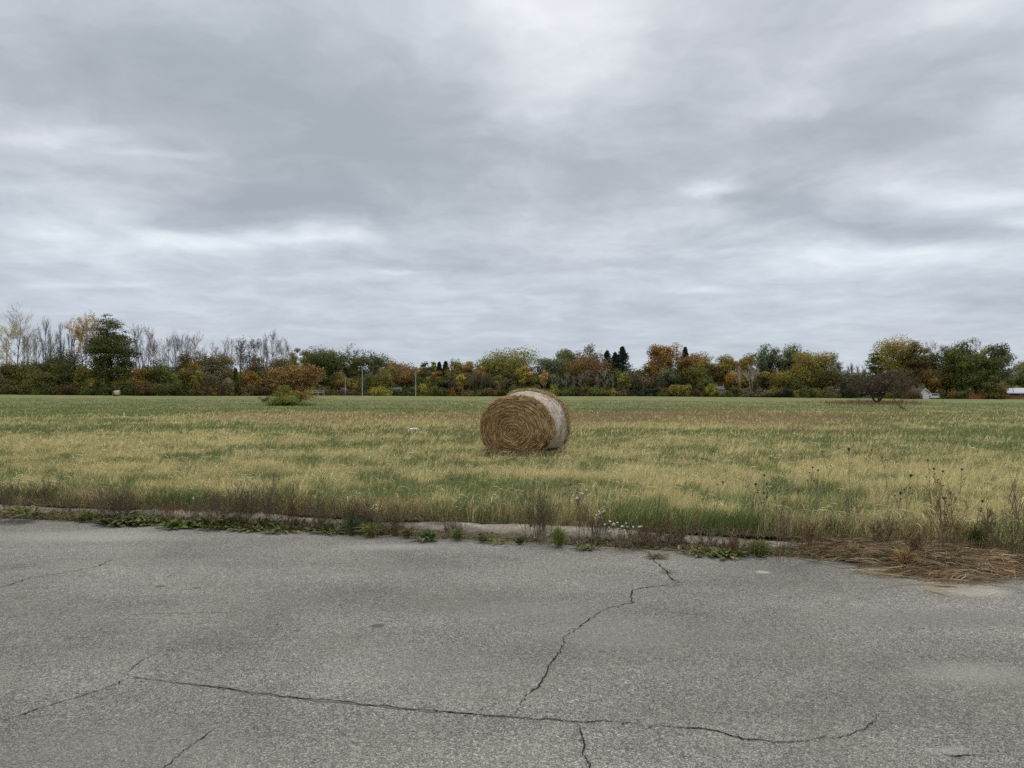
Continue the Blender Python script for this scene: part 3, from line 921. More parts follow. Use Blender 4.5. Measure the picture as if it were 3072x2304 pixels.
T('bare', 536, 984, 62, 5, None, 'dark bare tree of three leaning stems above ochre foliage', bark=DARKB, stems=3, spread=.15)
T('bare', 584, 991, 50, 6, None, 'pale grey bare tree with a broad fan of twigs, above ochre foliage', k=(16, 6, 4))
T('bare', 612, 1028, 26, 8, None, 'small pale bare tree showing only its tip over ochre foliage', k=(10, 4, 3))
T('bare', 638, 1018, 30, 7, 'brown', 'narrow bare tree with brown scraps left of the wide fan-shaped bare tree', cover=.12)
T('bare', 668, 996, 52, 5, 'gbrown', 'wide fan-shaped bare tree standing alone in a gap of sky', cover=.15, stems=2, spread=.14)
T('sparse', 725, 1003, 34, 5, 'brown', 'narrow column-like tree clothed in dry brown leaves', cover=1.1, bark=DARKB, k=(18, 5, 3))
T('sparse', 747, 1015, 28, 8, 'brown', 'small brown leaved tree pressed against the column-like brown tree', cover=.5, bark=DARKB)
T('sparse', 768, 1006, 36, 6, 'brown', 'brown tufted tree left of a pair of straight bare trees', cover=.6, bark=DARKB, leaf_from=.5)
T('bare', 787, 994, 28, 7, None, 'straight slim bare tree left of the tallest bare one in its group', k=(12, 5, 3))
T('bare', 814, 984, 40, 5, 'pale', 'straight tall bare tree above the orange-brown field bush', cover=.2, bark=DARKB)
T('bare', 840, 1008, 52, 6, 'rust', 'twiggy bare tree with a few rust leaves behind the field bush', cover=.3, stems=2)
T('bare', 869, 1027, 36, 7, 'rust', 'last bare tree at the right end of the bare row', cover=.2)
T('column', 884, 1046, 32, 10, 'ygreen', 'narrow yellow-green tree beside the lattice utility pole', cover=.8)
T('round', 298, 1022, 74, 3, 'dk', 'dark green tree under the left side of the tall layered green tree', cover=.6)
T('round', 374, 1036, 66, 3, 'dk', 'dark green tree under the right side of the tall layered green tree', cover=.6)
for px, top, w_, lab in [(70, 985, 26, 'slim bare tree between the tallest bare tree and the short pale one'), (110, 968, 24, 'very thin bare tree left of the slim single-stemmed bare tree'), (147, 975, 24, 'thin bare tree right of the slim single-stemmed bare tree'),
                         (181, 962, 24, 'thin bare tree left of the dark crooked bare tree'), (408, 980, 26, 'thin bare tree left of the vase-shaped bare tree'), (452, 985, 26, 'thin bare tree right of the vase-shaped bare tree'),
                         (505, 1000, 26, 'thin bare tree left of the three leaning stems'), (560, 1002, 24, 'thin bare tree right of the three leaning stems'), (694, 1012, 24, 'thin bare tree right of the wide fan-shaped bare tree'), (800, 1002, 24, 'thin bare tree between the two straight bare trees')]:
    T('bare', px, top, w_, 10, None, lab, k=(9, 4, 2))
# middle storey, left
T('round', 95, 1082, 96, 8, 'olive', 'olive green tree low under the pale bare trees at the left')
T('round', 200, 1042, 92, 9, 'gg', 'feathery grey-green tree left of the layered green tree', cover=.55)
T('round', 150, 1075, 80, 7, 'dkolive', 'dark olive tree between two paler trees near the left end')
T('round', 482, 1080, 76, 7, 'green', 'fresh green tree under the rusty leaved thin tree', cover=.7)
T('round', 558, 1062, 74, 7, 'ochre', 'ochre and orange tree under the three leaning bare stems', cover=.8)
T('round', 608, 1056, 62, 8, 'olive', 'olive tree with sky gaps at its top right of the ochre tree', cover=.6, side='brown')
T('round', 668, 1062, 70, 7, 'yolive', 'yellow-olive tree under the wide fan-shaped bare tree', cover=.8)
T('round', 640, 1072, 46, 5, 'gbrown', 'grey-brown tree with thin foliage between two olive trees', cover=.6)
T('round', 762, 1062, 76, 8, 'brown', 'dull brown tree under the straight bare trees', cover=.5)
T('round', 832, 1076, 78, 7, 'gbrown', 'grey-brown tree behind the orange-brown field bush', cover=.7)
T('round', 868, 1078, 62, 9, 'yolive', 'yellow-olive tree filling the gap behind the field bush', cover=.8)
# shrub belt, left (front row)
S('bush', 22, 1092, 74, 1, 'brown', 'brown shrub at the left photo edge below the bare trees')
S('bush', 62, 1098, 74, 3, 'olive', 'tall olive shrub second from the left photo edge')
S('bush', 112, 1108, 78, 1, 'olive', 'broad olive green shrub left of the distant hay bale, well below the slim bare tree')
S('bush', 165, 1100, 70, 2, 'dkolive', 'dark olive shrub below the grey-green feathery tree')
S('bush', 215, 1092, 70, 3, 'dk', 'dark green shrub under the orange-topped tree')
S('bush', 262, 1098, 66, 1, 'yolive', 'yellowish shrub left of the distant hay bale')
S('bush', 312, 1104, 70, 3, 'dkolive', 'dark shrub directly behind the distant hay bale')
S('bush', 362, 1100, 66, 2, 'olive', 'olive shrub right behind the distant hay bale')
S('bush', 412, 1106, 70, 1, 'ochre', 'ochre tinged shrub right of the distant hay bale')
S('bush', 455, 1098, 60, 3, 'olive', 'olive green shrub below the vase-shaped bare tree')
S('bush', 502, 1106, 62, 1, 'green', 'green shrub under the dark three-stemmed bare tree')
S('bush', 560, 1110, 76, 1, 'olive', 'olive brown shrub under the ochre tree')
S('bush', 602, 1114, 38, 0, 'lime', 'small golden shrub glowing in the dull shrub belt')
S('bush', 652, 1102, 80, 1, 'gbrown', 'grey-brown shrub under the fan-shaped bare tree')
S('conifer', 706, 1104, 34, -1, 'dk', 'dark green cone-shaped evergreen in the brown shrub belt', cover=1.4)
S('bush', 748, 1112, 54, 0, 'orange', 'orange yellow shrub right of the cone-shaped evergreen', side='ochre')
S('bush', 786, 1104, 64, 1, 'brown', 'dull brown shrub left of the orange-brown field bush')
S('bush', 683, 1138, 30, -2, 'lime', 'little yellow shrub left of the cone-shaped evergreen')
for (px, top, w_, pal, lab) in [
        (30, 1138, 74, 'dkolive', 'low dark shrub at the field edge by the left photo edge'), (95, 1142, 70, 'olive', 'low olive shrub at the field edge, second from left'),
        (150, 1144, 60, 'dk', 'low dark green shrub at the field edge under the slim bare tree'), (205, 1148, 62, 'maroon', 'low dark red-brown shrub left of the distant hay bale'),
        (262, 1146, 60, 'dk', 'low nearly black shrub just left of the distant hay bale'), (318, 1148, 46, 'dk', 'low blackish green shrub touching the back of the distant hay bale'),
        (385, 1144, 62, 'dk', 'low dark green shrub just right of the distant hay bale'), (440, 1150, 50, 'maroon', 'low maroon shrub right of the distant hay bale'),
        (530, 1148, 46, 'dk', 'low dark round evergreen shrub under the three-stemmed bare tree'), (575, 1150, 48, 'olive', 'low olive shrub left of the maroon thickets'),
        (610, 1142, 56, 'maroon', 'low maroon thicket left of the yellow-olive low shrub'), (634, 1158, 44, 'yolive', 'low yellow-olive shrub at the field edge among maroon thickets'),
        (668, 1150, 50, 'maroon', 'low maroon thicket left of the cone-shaped evergreen'), (730, 1152, 56, 'brown', 'low brown thicket right of the cone-shaped evergreen'),
        (775, 1150, 56, 'maroon', 'low dark maroon thicket left of the field bush'), (480, 1150, 50, 'dkolive', 'low dark olive shrub under the fresh green tree')]:
    S('bush', px, top, w_, -2, pal, lab)

# --- centre left: the dark wood behind the poles
T('round', 928, 1055, 52, 26, 'ygreen', 'pale yellow-green tree right behind the lattice utility pole')
T('round', 988, 1048, 122, 14, 'dk', 'big dense dark green tree left of the pale street lights', cover=1.2, tip='dkolive')
T('sparse', 1055, 1031, 62, 24, 'dk', 'loose dark tree rising above the big dark green tree', cover=1.8, leaf_from=.5, bark=DARKB)
T('round', 1070, 1074, 64, 18, 'olive', 'olive tree between the big dark tree and the double street light')
T('round', 1126, 1060, 78, 20, 'gg', 'dark grey-green tree behind the street lights', tip='dk', tip_from=.6)
T('round', 1183, 1084, 66, 30, 'ochre', 'orange tinted tree top right of the grey-green tree')
T('round', 1168, 1102, 64, 12, 'ygreen', 'yellow-green tree right of the second street light')
T('round', 1216, 1093, 60, 26, 'pinkbrown', 'pinkish brown tree top behind the rusty round tree', cover=.8)
T('round', 1223, 1103, 76, 6, 'rust', 'rusty red round tree left of the tall single street light', cover=.9)
T('round', 1272, 1104, 52, 10, 'dk', 'dark green tree with an orange cap right of the tall street light', tip='orange', tip_from=.80)
T('round', 1272, 1089, 44, 30, 'conifer', 'blackish tree top behind the orange-capped tree')
T('round', 1298, 1087, 34, 36, 'ygreen', 'pale yellow-green tree top between dark conifers')
T('conifer', 1318, 1087, 30, 26, 'conifer', 'left of two rounded dark conifers behind the orange shrub', cover=2.2)
T('conifer', 1337, 1084, 36, 26, 'conifer', 'right of two rounded dark conifers behind the orange shrub', cover=2.2)
T('round', 1310, 1114, 34, 9, 'orange', 'small orange-brown tree below the two dark conifers')
T('round', 1378, 1083, 72, 18, 'yolive', 'yellow-olive tree left of the grey sapling thicket')
T('round', 1407, 1085, 38, 14, 'ochre', 'golden orange tree top above the grey sapling thicket', tip='orange')
T('round', 1334, 1128, 46, 4, 'dk', 'dark green tree left of the small crimson tree')
T('round', 1350, 1128, 26, 7, 'crimson', 'small crimson tree in the dark wood')
G('column', 1386, 1122, 34, 2, 'yellow', 'bright yellow small tree left of the grey sapling thicket', bark=GREYB)
G('brush', 1362, 1130, 34, 3, 'gbrown', 'grey-brown bushy sapling beside the bright yellow small tree', cover=.4)
T('round', 1146, 1116, 70, 4, 'olive', 'round olive gold tree above the lime green shrub', side='yolive')
G('brush', 1108, 1108, 44, 6, 'gg', 'grey-green twiggy sapling right of the double street light', cover=.8)
T('round', 1008, 1116, 68, 3, 'olive', 'olive brown tree at the wood edge below the big dark tree', side='ochre')
T('round', 1053, 1136, 48, 3, 'yolive', 'small yellow-olive tree right of the white shed')
T('conifer', 1036, 1104, 34, 8, 'conifer', 'blue-black conifer below the loose dark tree', cover=2.)
T('bush', 1090, 1150, 52, 1, 'dk', 'low dark green tree under the double street light')
T('round', 950, 1110, 54, 5, 'dkolive', 'dark olive tree right behind the orange-brown field bush')
S('bush', 1135, 1159, 58, -4, 'lime', 'lime green shrub standing out at the field edge')
S('bush', 1040, 1167, 66, -3, 'maroon', 'low dark red hedge shrub at the field edge below the white shed')
S('bush', 1098, 1172, 40, -3, 'maroon', 'low dark red shrub left of the lime green shrub')
S('bush', 975, 1160, 60, -2, 'dkolive', 'dark olive shrub right of the field bush at the wood edge')
S('bush', 1188, 1166, 46, -2, 'dk', 'dark green shrub right of the lime green shrub')
S('bush', 1222, 1162, 52, -1, 'dk', 'dark green shrub under the rusty red round tree')
S('bush', 1268, 1153, 30, -2, 'lime', 'yellow-green shrub right of the tall single street light')
S('bush', 1247, 1160, 40, -1, 'olive', 'olive shrub at the foot of the tall single street light')
S('bush', 1304, 1160, 48, -1, 'olive', 'olive brown shrub below the small light green sapling')
G('column', 1281, 1131, 26, 2, 'ygreen', 'small light green sapling in front of the orange-capped tree')
S('bush', 1330, 1164, 40, -2, 'dkolive', 'dark olive shrub left of the orange cone-shaped shrub')
S('conifer', 1357, 1164, 24, -3, 'orange', 'small orange cone-shaped shrub at the field edge', cover=1.6)

# --- centre: behind the near hay bale
for i, (px, top, w_, lab) in enumerate([
        (1408, 1118, 22, 'leftmost grey sapling of the thicket beside the bright yellow tree'), (1420, 1110, 20, 'second grey sapling of the thicket beside the bright yellow tree'),
        (1431, 1122, 20, 'third grey sapling of the thicket beside the bright yellow tree'), (1442, 1113, 22, 'grey sapling right in front of the orange tan sapling'),
        (1456, 1120, 20, 'grey sapling just right of the orange tan sapling'), (1470, 1114, 24, 'rightmost tall grey sapling of the thicket left of the near bale'),
        (1484, 1126, 20, 'short grey sapling left of the yellow-green small tree')]):
    G('bare', px, top, w_, 0 + i % 3, 'gbrown', lab, cover=.12, ang=.45)
G('column', 1444, 1099, 32, 4, 'ochre', 'orange tan sapling sticking out of the grey thicket', cover=.7, tip='tan')
T('round', 1522, 1046, 150, 22, 'ygreen', 'big yellow-green two-lobed tree behind the near hay bale', tip='lime', tip_from=.86, seed=21)
T('round', 1466, 1078, 60, 20, 'olive', 'olive tree on the left shoulder of the big yellow-green tree')
G('column', 1496, 1126, 34, 1, 'ygreen', 'yellow-green small tree above the left side of the near hay bale')
G('bare', 1514, 1134, 30, 0, 'pinkbrown', 'pinkish brown sapling above the left side of the near hay bale', cover=.5)
T('round', 1538, 1114, 52, 6, 'dkolive', 'dark olive tree above the near hay bale')
T('column', 1572, 1099, 46, 1, 'yellow', 'slender golden yellow tree above the near hay bale', cover=.75, bark=GREYB)
T('column', 1588, 1104, 24, 8, 'crimson', 'narrow red-orange tree right behind the slender golden tree', cover=.8)
T('round', 1598, 1127, 44, 3, 'olive', 'olive tree right of the slender golden tree')
T('round', 1636, 1078, 72, 16, 'gg', 'grey-green tree right above the near hay bale')
G('column', 1633, 1111, 28, 1, 'tan', 'tan yellow sapling in front of the grey-green tree', cover=.45)
T('round', 1672, 1056, 76, 18, 'gg', 'tall grey-green tree left of the big pinkish brown tree', side='green')
T('round', 1710, 1050, 66, 28, 'dkolive', 'green-grey tree top behind the big pinkish brown tree', cover=.7)
T('round', 1776, 1036, 70, 30, 'gbrown', 'tall sparse brownish tree top above the big pinkish brown tree', cover=.5, side='gg')
T('round', 1762, 1063, 112, 8, 'pinkbrown', 'big pinkish brown tree left of the dark spruces', cover=.9, side='rust', side_sign=-1)
T('conifer', 1822, 1053, 58, 16, 'conifer', 'dense dark spruce left of the tall pointed spruce', cover=3.)
T('conifer', 1846, 1058, 52, 20, 'conifer', 'dark spruce half hidden between two others', cover=2.)
T('conifer', 1868, 1041, 76, 14, 'conifer', 'tallest pointed black spruce right of the near hay bale', cover=1.3, seed=9)
for i, (px, top, w_, lab, bk) in enumerate([
        (1655, 1120, 26, 'grey sapling right of the tan yellow sapling', GREYB), (1672, 1126, 22, 'thin grey sapling above the yellow-green shrub', GREYB),
        (1697, 1116, 28, 'grey forked sapling left of the big pinkish brown tree', PALEB), (1720, 1124, 24, 'grey sapling under the left of the big pinkish brown tree', GREYB),
        (1740, 1112, 34, 'pale grey sapling under the big pinkish brown tree', PALEB), (1766, 1108, 24, 'pale straight sapling under the middle of the pinkish brown tree', PALEB),
        (1790, 1116, 24, 'grey sapling under the right of the pinkish brown tree', GREYB), (1817, 1104, 30, 'white-barked branching sapling before the dense spruce', (.40, .37, .33)),
        (1838, 1124, 22, 'grey sapling between the white-barked sapling and the orange-topped one', GREYB)]):
    G('bare', px, top, w_, 0 + i % 2, 'gbrown', lab, cover=.1, ang=.5, bark=bk)
G('column', 1866, 1116, 36, 1, 'ygreen', 'yellow-green sapling with an orange tip before the pointed spruce', tip='orange', tip_from=.85)
G('column', 1884, 1129, 34, 1, 'yolive', 'yellow-olive sapling right of the orange-tipped one', cover=.8)
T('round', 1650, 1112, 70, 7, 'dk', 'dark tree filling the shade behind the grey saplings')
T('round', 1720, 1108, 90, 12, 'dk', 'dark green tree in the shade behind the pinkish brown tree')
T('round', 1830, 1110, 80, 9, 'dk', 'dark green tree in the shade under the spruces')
S('bush', 1661, 1154, 36, -2, 'lime', 'yellow-green shrub just right of the near hay bale')
for (px, top, w_, pal, lab) in [
        (1470, 1164, 40, 'brown', 'low brown shrub under the orange tan sapling'), (1500, 1160, 40, 'dkolive', 'low dark shrub left of the near hay bale top'),
        (1538, 1158, 50, 'dkolive', 'low olive shrub above the left of the near hay bale'), (1570, 1156, 40, 'dk', 'low dark shrub above the near hay bale'),
        (1612, 1156, 50, 'brown', 'low brown shrub right above the net wrap of the near hay bale'), (1690, 1162, 40, 'dk', 'low dark shrub right of the yellow-green shrub by the near bale'),
        (1718, 1160, 38, 'dk', 'low blackish shrub under the left of the pinkish brown tree'), (1750, 1160, 40, 'brown', 'low brown shrub under the pinkish brown tree'),
        (1780, 1158, 42, 'green', 'low green shrub under the right of the pinkish brown tree'), (1812, 1160, 36, 'olive', 'low olive shrub before the dense spruce'),
        (1836, 1164, 34, 'yolive', 'low yellow-olive shrub under the half-hidden spruce'), (1862, 1160, 40, 'gbrown', 'low grey-brown shrub below the pointed spruce'),
        (1889, 1170, 28, 'conifer', 'low black round shrub at the field edge right of the pointed spruce'), (1407, 1168, 44, 'brown', 'low brown shrub at the foot of the bright yellow small tree'),
        (1440, 1170, 40, 'dkolive', 'low dark shrub at the foot of the grey sapling thicket')]:
    S('bush', px, top, w_, -2, pal, lab)

# --- centre right: orange maple to the gap
T('round', 1926, 1096, 56, 12, 'olive', 'olive brown tree between the pointed spruce and the orange tree')
for i, (px, top, w_, lab) in enumerate([
        (1886, 1120, 26, 'grey sapling right of the pointed spruce'), (1902, 1112, 26, 'second grey sapling right of the pointed spruce, tall and pale'), (1918, 1126, 26, 'grey bushy sapling below the olive brown tree'),
        (1934, 1118, 28, 'grey sapling with a few tan leaves left of the orange tree'), (1950, 1128, 26, 'short grey sapling at the left foot of the orange tree'), (1982, 1130, 30, 'pale grey sapling before the dark green tree under the orange tree')]):
    G('brush' if i % 2 else 'bare', px, top, w_, i % 3, 'tan' if i == 3 else 'gbrown', lab, cover=.25, ang=.5)
T('round', 1992, 1034, 74, 16, 'orange', 'bright orange tree with a pointed top right of the spruces', tip='orange', seed=31)
T('round', 1968, 1068, 62, 13, 'orange', 'lower orange tree on the left of the pointed orange tree', side='rust')
T('conifer', 2056, 1042, 44, 34, 'conifer', 'dark conifer top peeking over the rust-brown tree', cover=2.)
T('round', 2048, 1060, 74, 14, 'rust', 'rust-brown tree right of the bright orange tree')
T('round', 2094, 1060, 80, 16, 'ochre', 'ochre tree right of the rust-brown tree')
T('sparse', 2114, 1060, 50, 22, 'pale', 'pale thin tree top with few leaves right of the ochre tree', cover=1.1, bark=PALEB)
T('round', 2084, 1092, 74, 8, 'olive', 'olive tree below the ochre tree')
T('round', 2012, 1104, 60, 4, 'gg', 'grey-green cone-like tree in front of the orange tree', side='dk')
T('round', 2136, 1090, 60, 12, 'dkolive', 'dark tree in the shade left of the small grey shed', side='rust')
T('round', 2180, 1068, 74, 16, 'yolive', 'yellow-olive tree above the small grey shed', tip='ygreen')
T('round', 2238, 1064, 72, 14, 'ochre', 'ochre brown tree behind the white two-stemmed tree', side='olive')
T('round', 2208, 1116, 66, 6, 'orange', 'low orange tree right of the small grey shed', side='yolive')
T('bare', 2254, 1086, 40, -1, None, 'white-barked bare tree forking into two stems before the ochre brown tree', bark=(.46, .41, .34), stems=2, spread=.10, k=(8, 4, 3), r=.16)
T('bare', 2219, 1096, 28, -1, None, 'white-barked leaning bare tree right of the low orange tree', bark=(.44, .38, .30), k=(8, 4, 3), r=.14)
T('round', 2306, 1038, 76, 22, 'gg', 'tall grey-green tree right of the ochre brown tree')
T('conifer', 2310, 1086, 40, 8, 'conifer', 'black conifer in front of the tall grey-green tree', cover=2.6)
T('round', 2374, 1037, 84, 22, 'gg', 'broad grey-green tree left of the yellow-olive oak', tip='green')
T('round', 2344, 1106, 86, 6, 'yolive', 'yellow-olive tree low before the two grey-green trees')
T('round', 2282, 1130, 50, 15, 'olive', 'olive tree behind the white gable house')
S('bush', 2064, 1154, 28, -2, 'ygreen', 'light green shrub below the ochre tree')
S('bush', 2110, 1138, 42, -1, 'green', 'green rounded shrub left of the yellow-green one')
S('bush', 2132, 1154, 34, -3, 'lime', 'yellow-green shrub left of the small grey shed')
S('bush', 2088, 1164, 30, -2, 'maroon', 'low dark red-brown shrub between two green shrubs')
S('bush', 2200, 1158, 34, -2, 'dk', 'dark green shrub right of the small grey shed')
for (px, top, w_, pal, lab) in [
        (1925, 1172, 30, 'conifer', 'low black shrub under the grey saplings left of the orange tree'), (1953, 1164, 34, 'conifer', 'low blackish shrub at the left foot of the orange tree'),
        (1992, 1162, 40, 'dkolive', 'low dark olive shrub under the orange tree'), (2028, 1154, 44, 'yolive', 'yellow-olive shrub right under the orange tree'), (2046, 1164, 34, 'dk', 'low dark green shrub left of the light green shrub'),
        (2168, 1172, 34, 'olive', 'low olive shrub in front of the small grey shed'), (2240, 1164, 50, 'gbrown', 'low grey-brown shrub at the foot of the white two-stemmed tree'),
        (2285, 1166, 46, 'gbrown', 'low grey-brown shrub below the white gable house'), (2322, 1158, 44, 'olive', 'low olive shrub right of the white gable house'),
        (2362, 1164, 42, 'conifer', 'low black shrub below the broad grey-green tree'), (2393, 1170, 26, 'lime', 'small yellow-green shrub between two black shrubs'),
        (2432, 1162, 52, 'dk', 'dark green shrub below the yellow-olive oak'), (2477, 1164, 52, 'olive', 'olive shrub right of the dark green shrub under the oak'),
        (2538, 1144, 48, 'conifer', 'black shrub left of the grey-brown field tree'), (2510, 1160, 50, 'gbrown', 'grey-brown shrub left of the black shrub by the field tree')]:
    S('bush', px, top, w_, -2, pal, lab)
T('round', 2436, 1056, 104, 10, 'yolive', 'yellow-olive oak with an orange tip left of the sky gap', tip='rust', tip_from=.88)
T('round', 2396, 1078, 54, 13, 'ochre', 'ochre tree on the left side of the yellow-olive oak')
T('sparse', 2480, 1053, 56, 16, 'gg', 'see-through tree with grey-green leaf scraps right of the oak', cover=1.2, stems=2, spread=.12, bark=DARKB)
T('sparse', 2516, 1079, 40, 14, 'dk', 'small dark tufted tree left of the sky gap', cover=1.3, bark=DARKB)
T('round', 2490, 1104, 84, 7, 'dkolive', 'dark olive tree under the see-through tree')
T('round', 2548, 1112, 74, 8, 'gg', 'low grey-green tree under the sky gap')
for (px, top, lab) in [(2542, 1094, 'thin bare sapling at the left of the sky gap'), (2556, 1086, 'tallest thin bare sapling in the sky gap'), (2573, 1092, 'thin bare sapling at the middle right of the sky gap'), (2590, 1094, 'thin bare sapling at the right of the sky gap')]:
    G('bare', px, top, 20, 11, None, lab, wmin=.3)

# --- right end
T('layered', 2628, 1060, 64, 10, 'green', 'green layered tree left of the tall yellow-olive tree', cover=.7)
T('round', 2704, 1017, 122, 10, 'yolive', 'tall broad yellow-olive tree behind the field tree at the right', seed=41)
T('round', 2748, 1027, 62, 6, 'brown', 'dark brown tree with a thick black trunk right of the tall yellow-olive tree', cover=.8)
T('bare', 2798, 1017, 58, 12, 'gbrown', 'bare twiggy tree top between the tall trees at the right', cover=.2)
T('sparse', 2838, 1023, 66, 8, 'dk', 'open dark tree with leaf tufts right of the bare twiggy tree', cover=2.2, bark=DARKB, leaf_from=.35)
T('round', 2886, 1030, 104, 6, 'dk', 'broad dense dark green tree at the right', side='green', side_sign=-1, cover=1.1)
T('sparse', 2934, 1012, 62, 10, 'dk', 'open tree crown standing highest over the dense dark green tree', cover=1.8, leaf_from=.6, bark=DARKB)
T('round', 2962, 1050, 44, 9, 'lime', 'yellow-green tree glowing between two dark green ones')
T('round', 2998, 1033, 74, 8, 'gg', 'grey-green tree with feathered tips near the right end', side='dk', side_sign=-1)
T('bare', 3040, 1084, 40, 16, None, 'distant bare tree top near the right photo edge')
T('round', 3060, 1092, 84, 36, 'green', 'green tree behind the metal-roofed house', side='rust')
T('round', 3092, 1075, 60, 42, 'dk', 'dark tree cut by the right photo edge')
T('round', 2802, 1104, 74, 5, 'rust', 'rust-brown tree above the white-ended shed')
T('round', 2850, 1092, 84, 7, 'dkolive', 'dark olive tree in the shade right of the white-ended shed')
T('round', 2838, 1050, 70, 11, 'dk', 'dark green tree filling the gap behind the open dark tree')
T('round', 2780, 1060, 70, 12, 'dkolive', 'dark olive tree behind the bare twiggy tree at the right')
T('round', 2925, 1096, 90, 5, 'dk', 'dark green tree in the shade above the red-brown fence')
S('bush', 2992, 1130, 62, -1, 'olive', 'big olive brown bush between the two red-brown fences', side='ochre')
S('bush', 2955, 1150, 40, 0, 'dkolive', 'dark bush right behind the left red-brown fence')
S('bush', 2862, 1174, 36, -2, 'rust', 'low reddish brown shrub right of the white-ended shed')
S('bush', 2742, 1168, 50, -14, 'maroon', 'low dark red shrub left of the white-ended shed')
S('bush', 2690, 1160, 60, 0, 'dkolive', 'dark olive shrub behind the grey-brown field tree')
S('bush', 2830, 1172, 40, -1, 'dk', 'low dark green shrub under the open dark tree')
S('bush', 2888, 1172, 40, 0, 'dk', 'low blackish shrub left of the left red-brown fence')
S('bush', 3052, 1158, 40, 30, 'lime', 'yellow-green bush peeking over the metal roof')

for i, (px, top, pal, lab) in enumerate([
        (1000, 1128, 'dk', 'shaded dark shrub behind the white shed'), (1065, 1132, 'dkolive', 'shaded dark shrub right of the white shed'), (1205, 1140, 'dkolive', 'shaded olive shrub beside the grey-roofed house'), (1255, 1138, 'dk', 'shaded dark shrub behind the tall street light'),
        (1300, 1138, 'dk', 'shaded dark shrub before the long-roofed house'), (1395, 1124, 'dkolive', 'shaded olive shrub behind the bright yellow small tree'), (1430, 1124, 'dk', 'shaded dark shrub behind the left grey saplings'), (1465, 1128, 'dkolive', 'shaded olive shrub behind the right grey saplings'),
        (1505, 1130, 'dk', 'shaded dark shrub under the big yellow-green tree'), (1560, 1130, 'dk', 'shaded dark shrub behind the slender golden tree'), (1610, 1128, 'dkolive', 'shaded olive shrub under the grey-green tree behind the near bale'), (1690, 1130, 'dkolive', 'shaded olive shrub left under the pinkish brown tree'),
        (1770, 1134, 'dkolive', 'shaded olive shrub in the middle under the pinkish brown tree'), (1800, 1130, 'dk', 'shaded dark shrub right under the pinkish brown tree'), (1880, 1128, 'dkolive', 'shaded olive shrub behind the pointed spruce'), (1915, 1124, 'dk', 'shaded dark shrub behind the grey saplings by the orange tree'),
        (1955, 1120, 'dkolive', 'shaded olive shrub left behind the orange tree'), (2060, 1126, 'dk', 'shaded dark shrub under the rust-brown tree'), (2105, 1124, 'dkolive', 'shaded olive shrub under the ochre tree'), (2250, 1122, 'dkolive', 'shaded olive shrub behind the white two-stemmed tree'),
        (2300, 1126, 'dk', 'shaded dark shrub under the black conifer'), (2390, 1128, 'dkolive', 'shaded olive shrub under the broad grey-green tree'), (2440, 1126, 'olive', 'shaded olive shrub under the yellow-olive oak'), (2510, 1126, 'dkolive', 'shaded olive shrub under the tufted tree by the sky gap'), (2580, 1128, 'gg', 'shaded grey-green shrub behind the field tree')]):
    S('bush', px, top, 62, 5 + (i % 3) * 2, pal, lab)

# far wood closing the gaps
rgw = np.random.default_rng(77)
mb = MB()
n = 42000
px = rgw.uniform(-500, 3600, n); Yw = rgw.uniform(385, 470, n)
hz_ = 7.0 + 5.0 * fbm(px * .012, px * 0, 5, 4) + 1.6 * fbm(px * .09, px * 0, 9, 3) - np.interp(px, [-500, 700, 1400, 2600, 3600], [2.2, 0, 0, 1.2, 1.2])
zz = -1.2 + rgw.uniform(0, 1, n) ** .7 * (hz_ + 2)
Cw = np.stack([xpix(px, Yw), Yw, zz], 1)
tn = fbm(px * .02, px * 0, 33, 3)
cw_ = np.where((tn > .55)[:, None], pick(PAL['gbrown'] + PAL['olive'], n, rgw), pick(PAL['dk'] + PAL['gg'], n, rgw))
leaves(mb, Cw, 2.5, cw_, rgw)
tag(mb.build('distant_wood', M_LEAF), kind='stuff')

# --- two small trees / bushes standing out in the field
def field_bush():
    X, Y, z = at(888, 1214)
    rng = np.random.default_rng(4)
    H = zpix(1092, Y) - z; Wd = 158 * Y / FPX; pxm = Y / 769.3
    o = thing('field_bush', 'wide orange-brown bush with dark leaning stems standing in the field left of the bales', 'bush', (X, Y, z))
    sets = skeleton(H, Wd, rng, 9, .34, (10, 6, 4), .7, .25, .12, .25)
    skel_mesh(sets, pxm, (.085, .06, .045), rng, .38).build('stems', M_BARK, o)
    tips = np.concatenate([q[0][:, 1:].reshape(-1, 3) for q in sets[2:]])
    tips = tips[tips[:, 2] > .14 * H]
    n = 6500
    Pp = tips[rng.integers(0, len(tips), n)] + rng.normal(0, .16, (n, 3))
    Pp[:, 2] = np.minimum(Pp[:, 2], H)
    c = pick([(.30, .17, .065), (.24, .14, .06), (.29, .195, .075), (.20, .13, .06), (.26, .19, .07)], n, rng, .25)
    mb = MB(); leaves(mb, Pp, .17, c, rng)
    Q, c2, _, od = crown_cloud('bush', H * .93, Wd * .88, rng, .17, [(.28, .165, .065), (.23, .14, .06), (.27, .19, .07), (.21, .155, .065)], .40)
    k = (Q[:, 2] > .10 * H) & (rng.uniform(size=len(Q)) < np.clip(Q[:, 2] / (.4 * H), .25, 1)); leaves(mb, Q[k], .18, c2[k], rng, .8, 0., od[k])
    mb.build('foliage', M_LEAF, o)
    return o
field_bush()
S('bush', 848, 1158, 84, 0, 'fgreen', 'bright green low bush growing against the left foot of the orange-brown field bush', base=1217, ls=1., cover=1.3)
S('brush', 799, 1186, 36, 0, 'gbrown', 'thin bare twiggy shrub left of the bright green low bush', base=1215, cover=.15, stems=4, bark=BROWNB, k=(6, 4, 2))
S('bush', 915, 1203, 60, 0, 'olive', 'low olive weeds under the leaning stems of the field bush', base=1217, cover=.3)


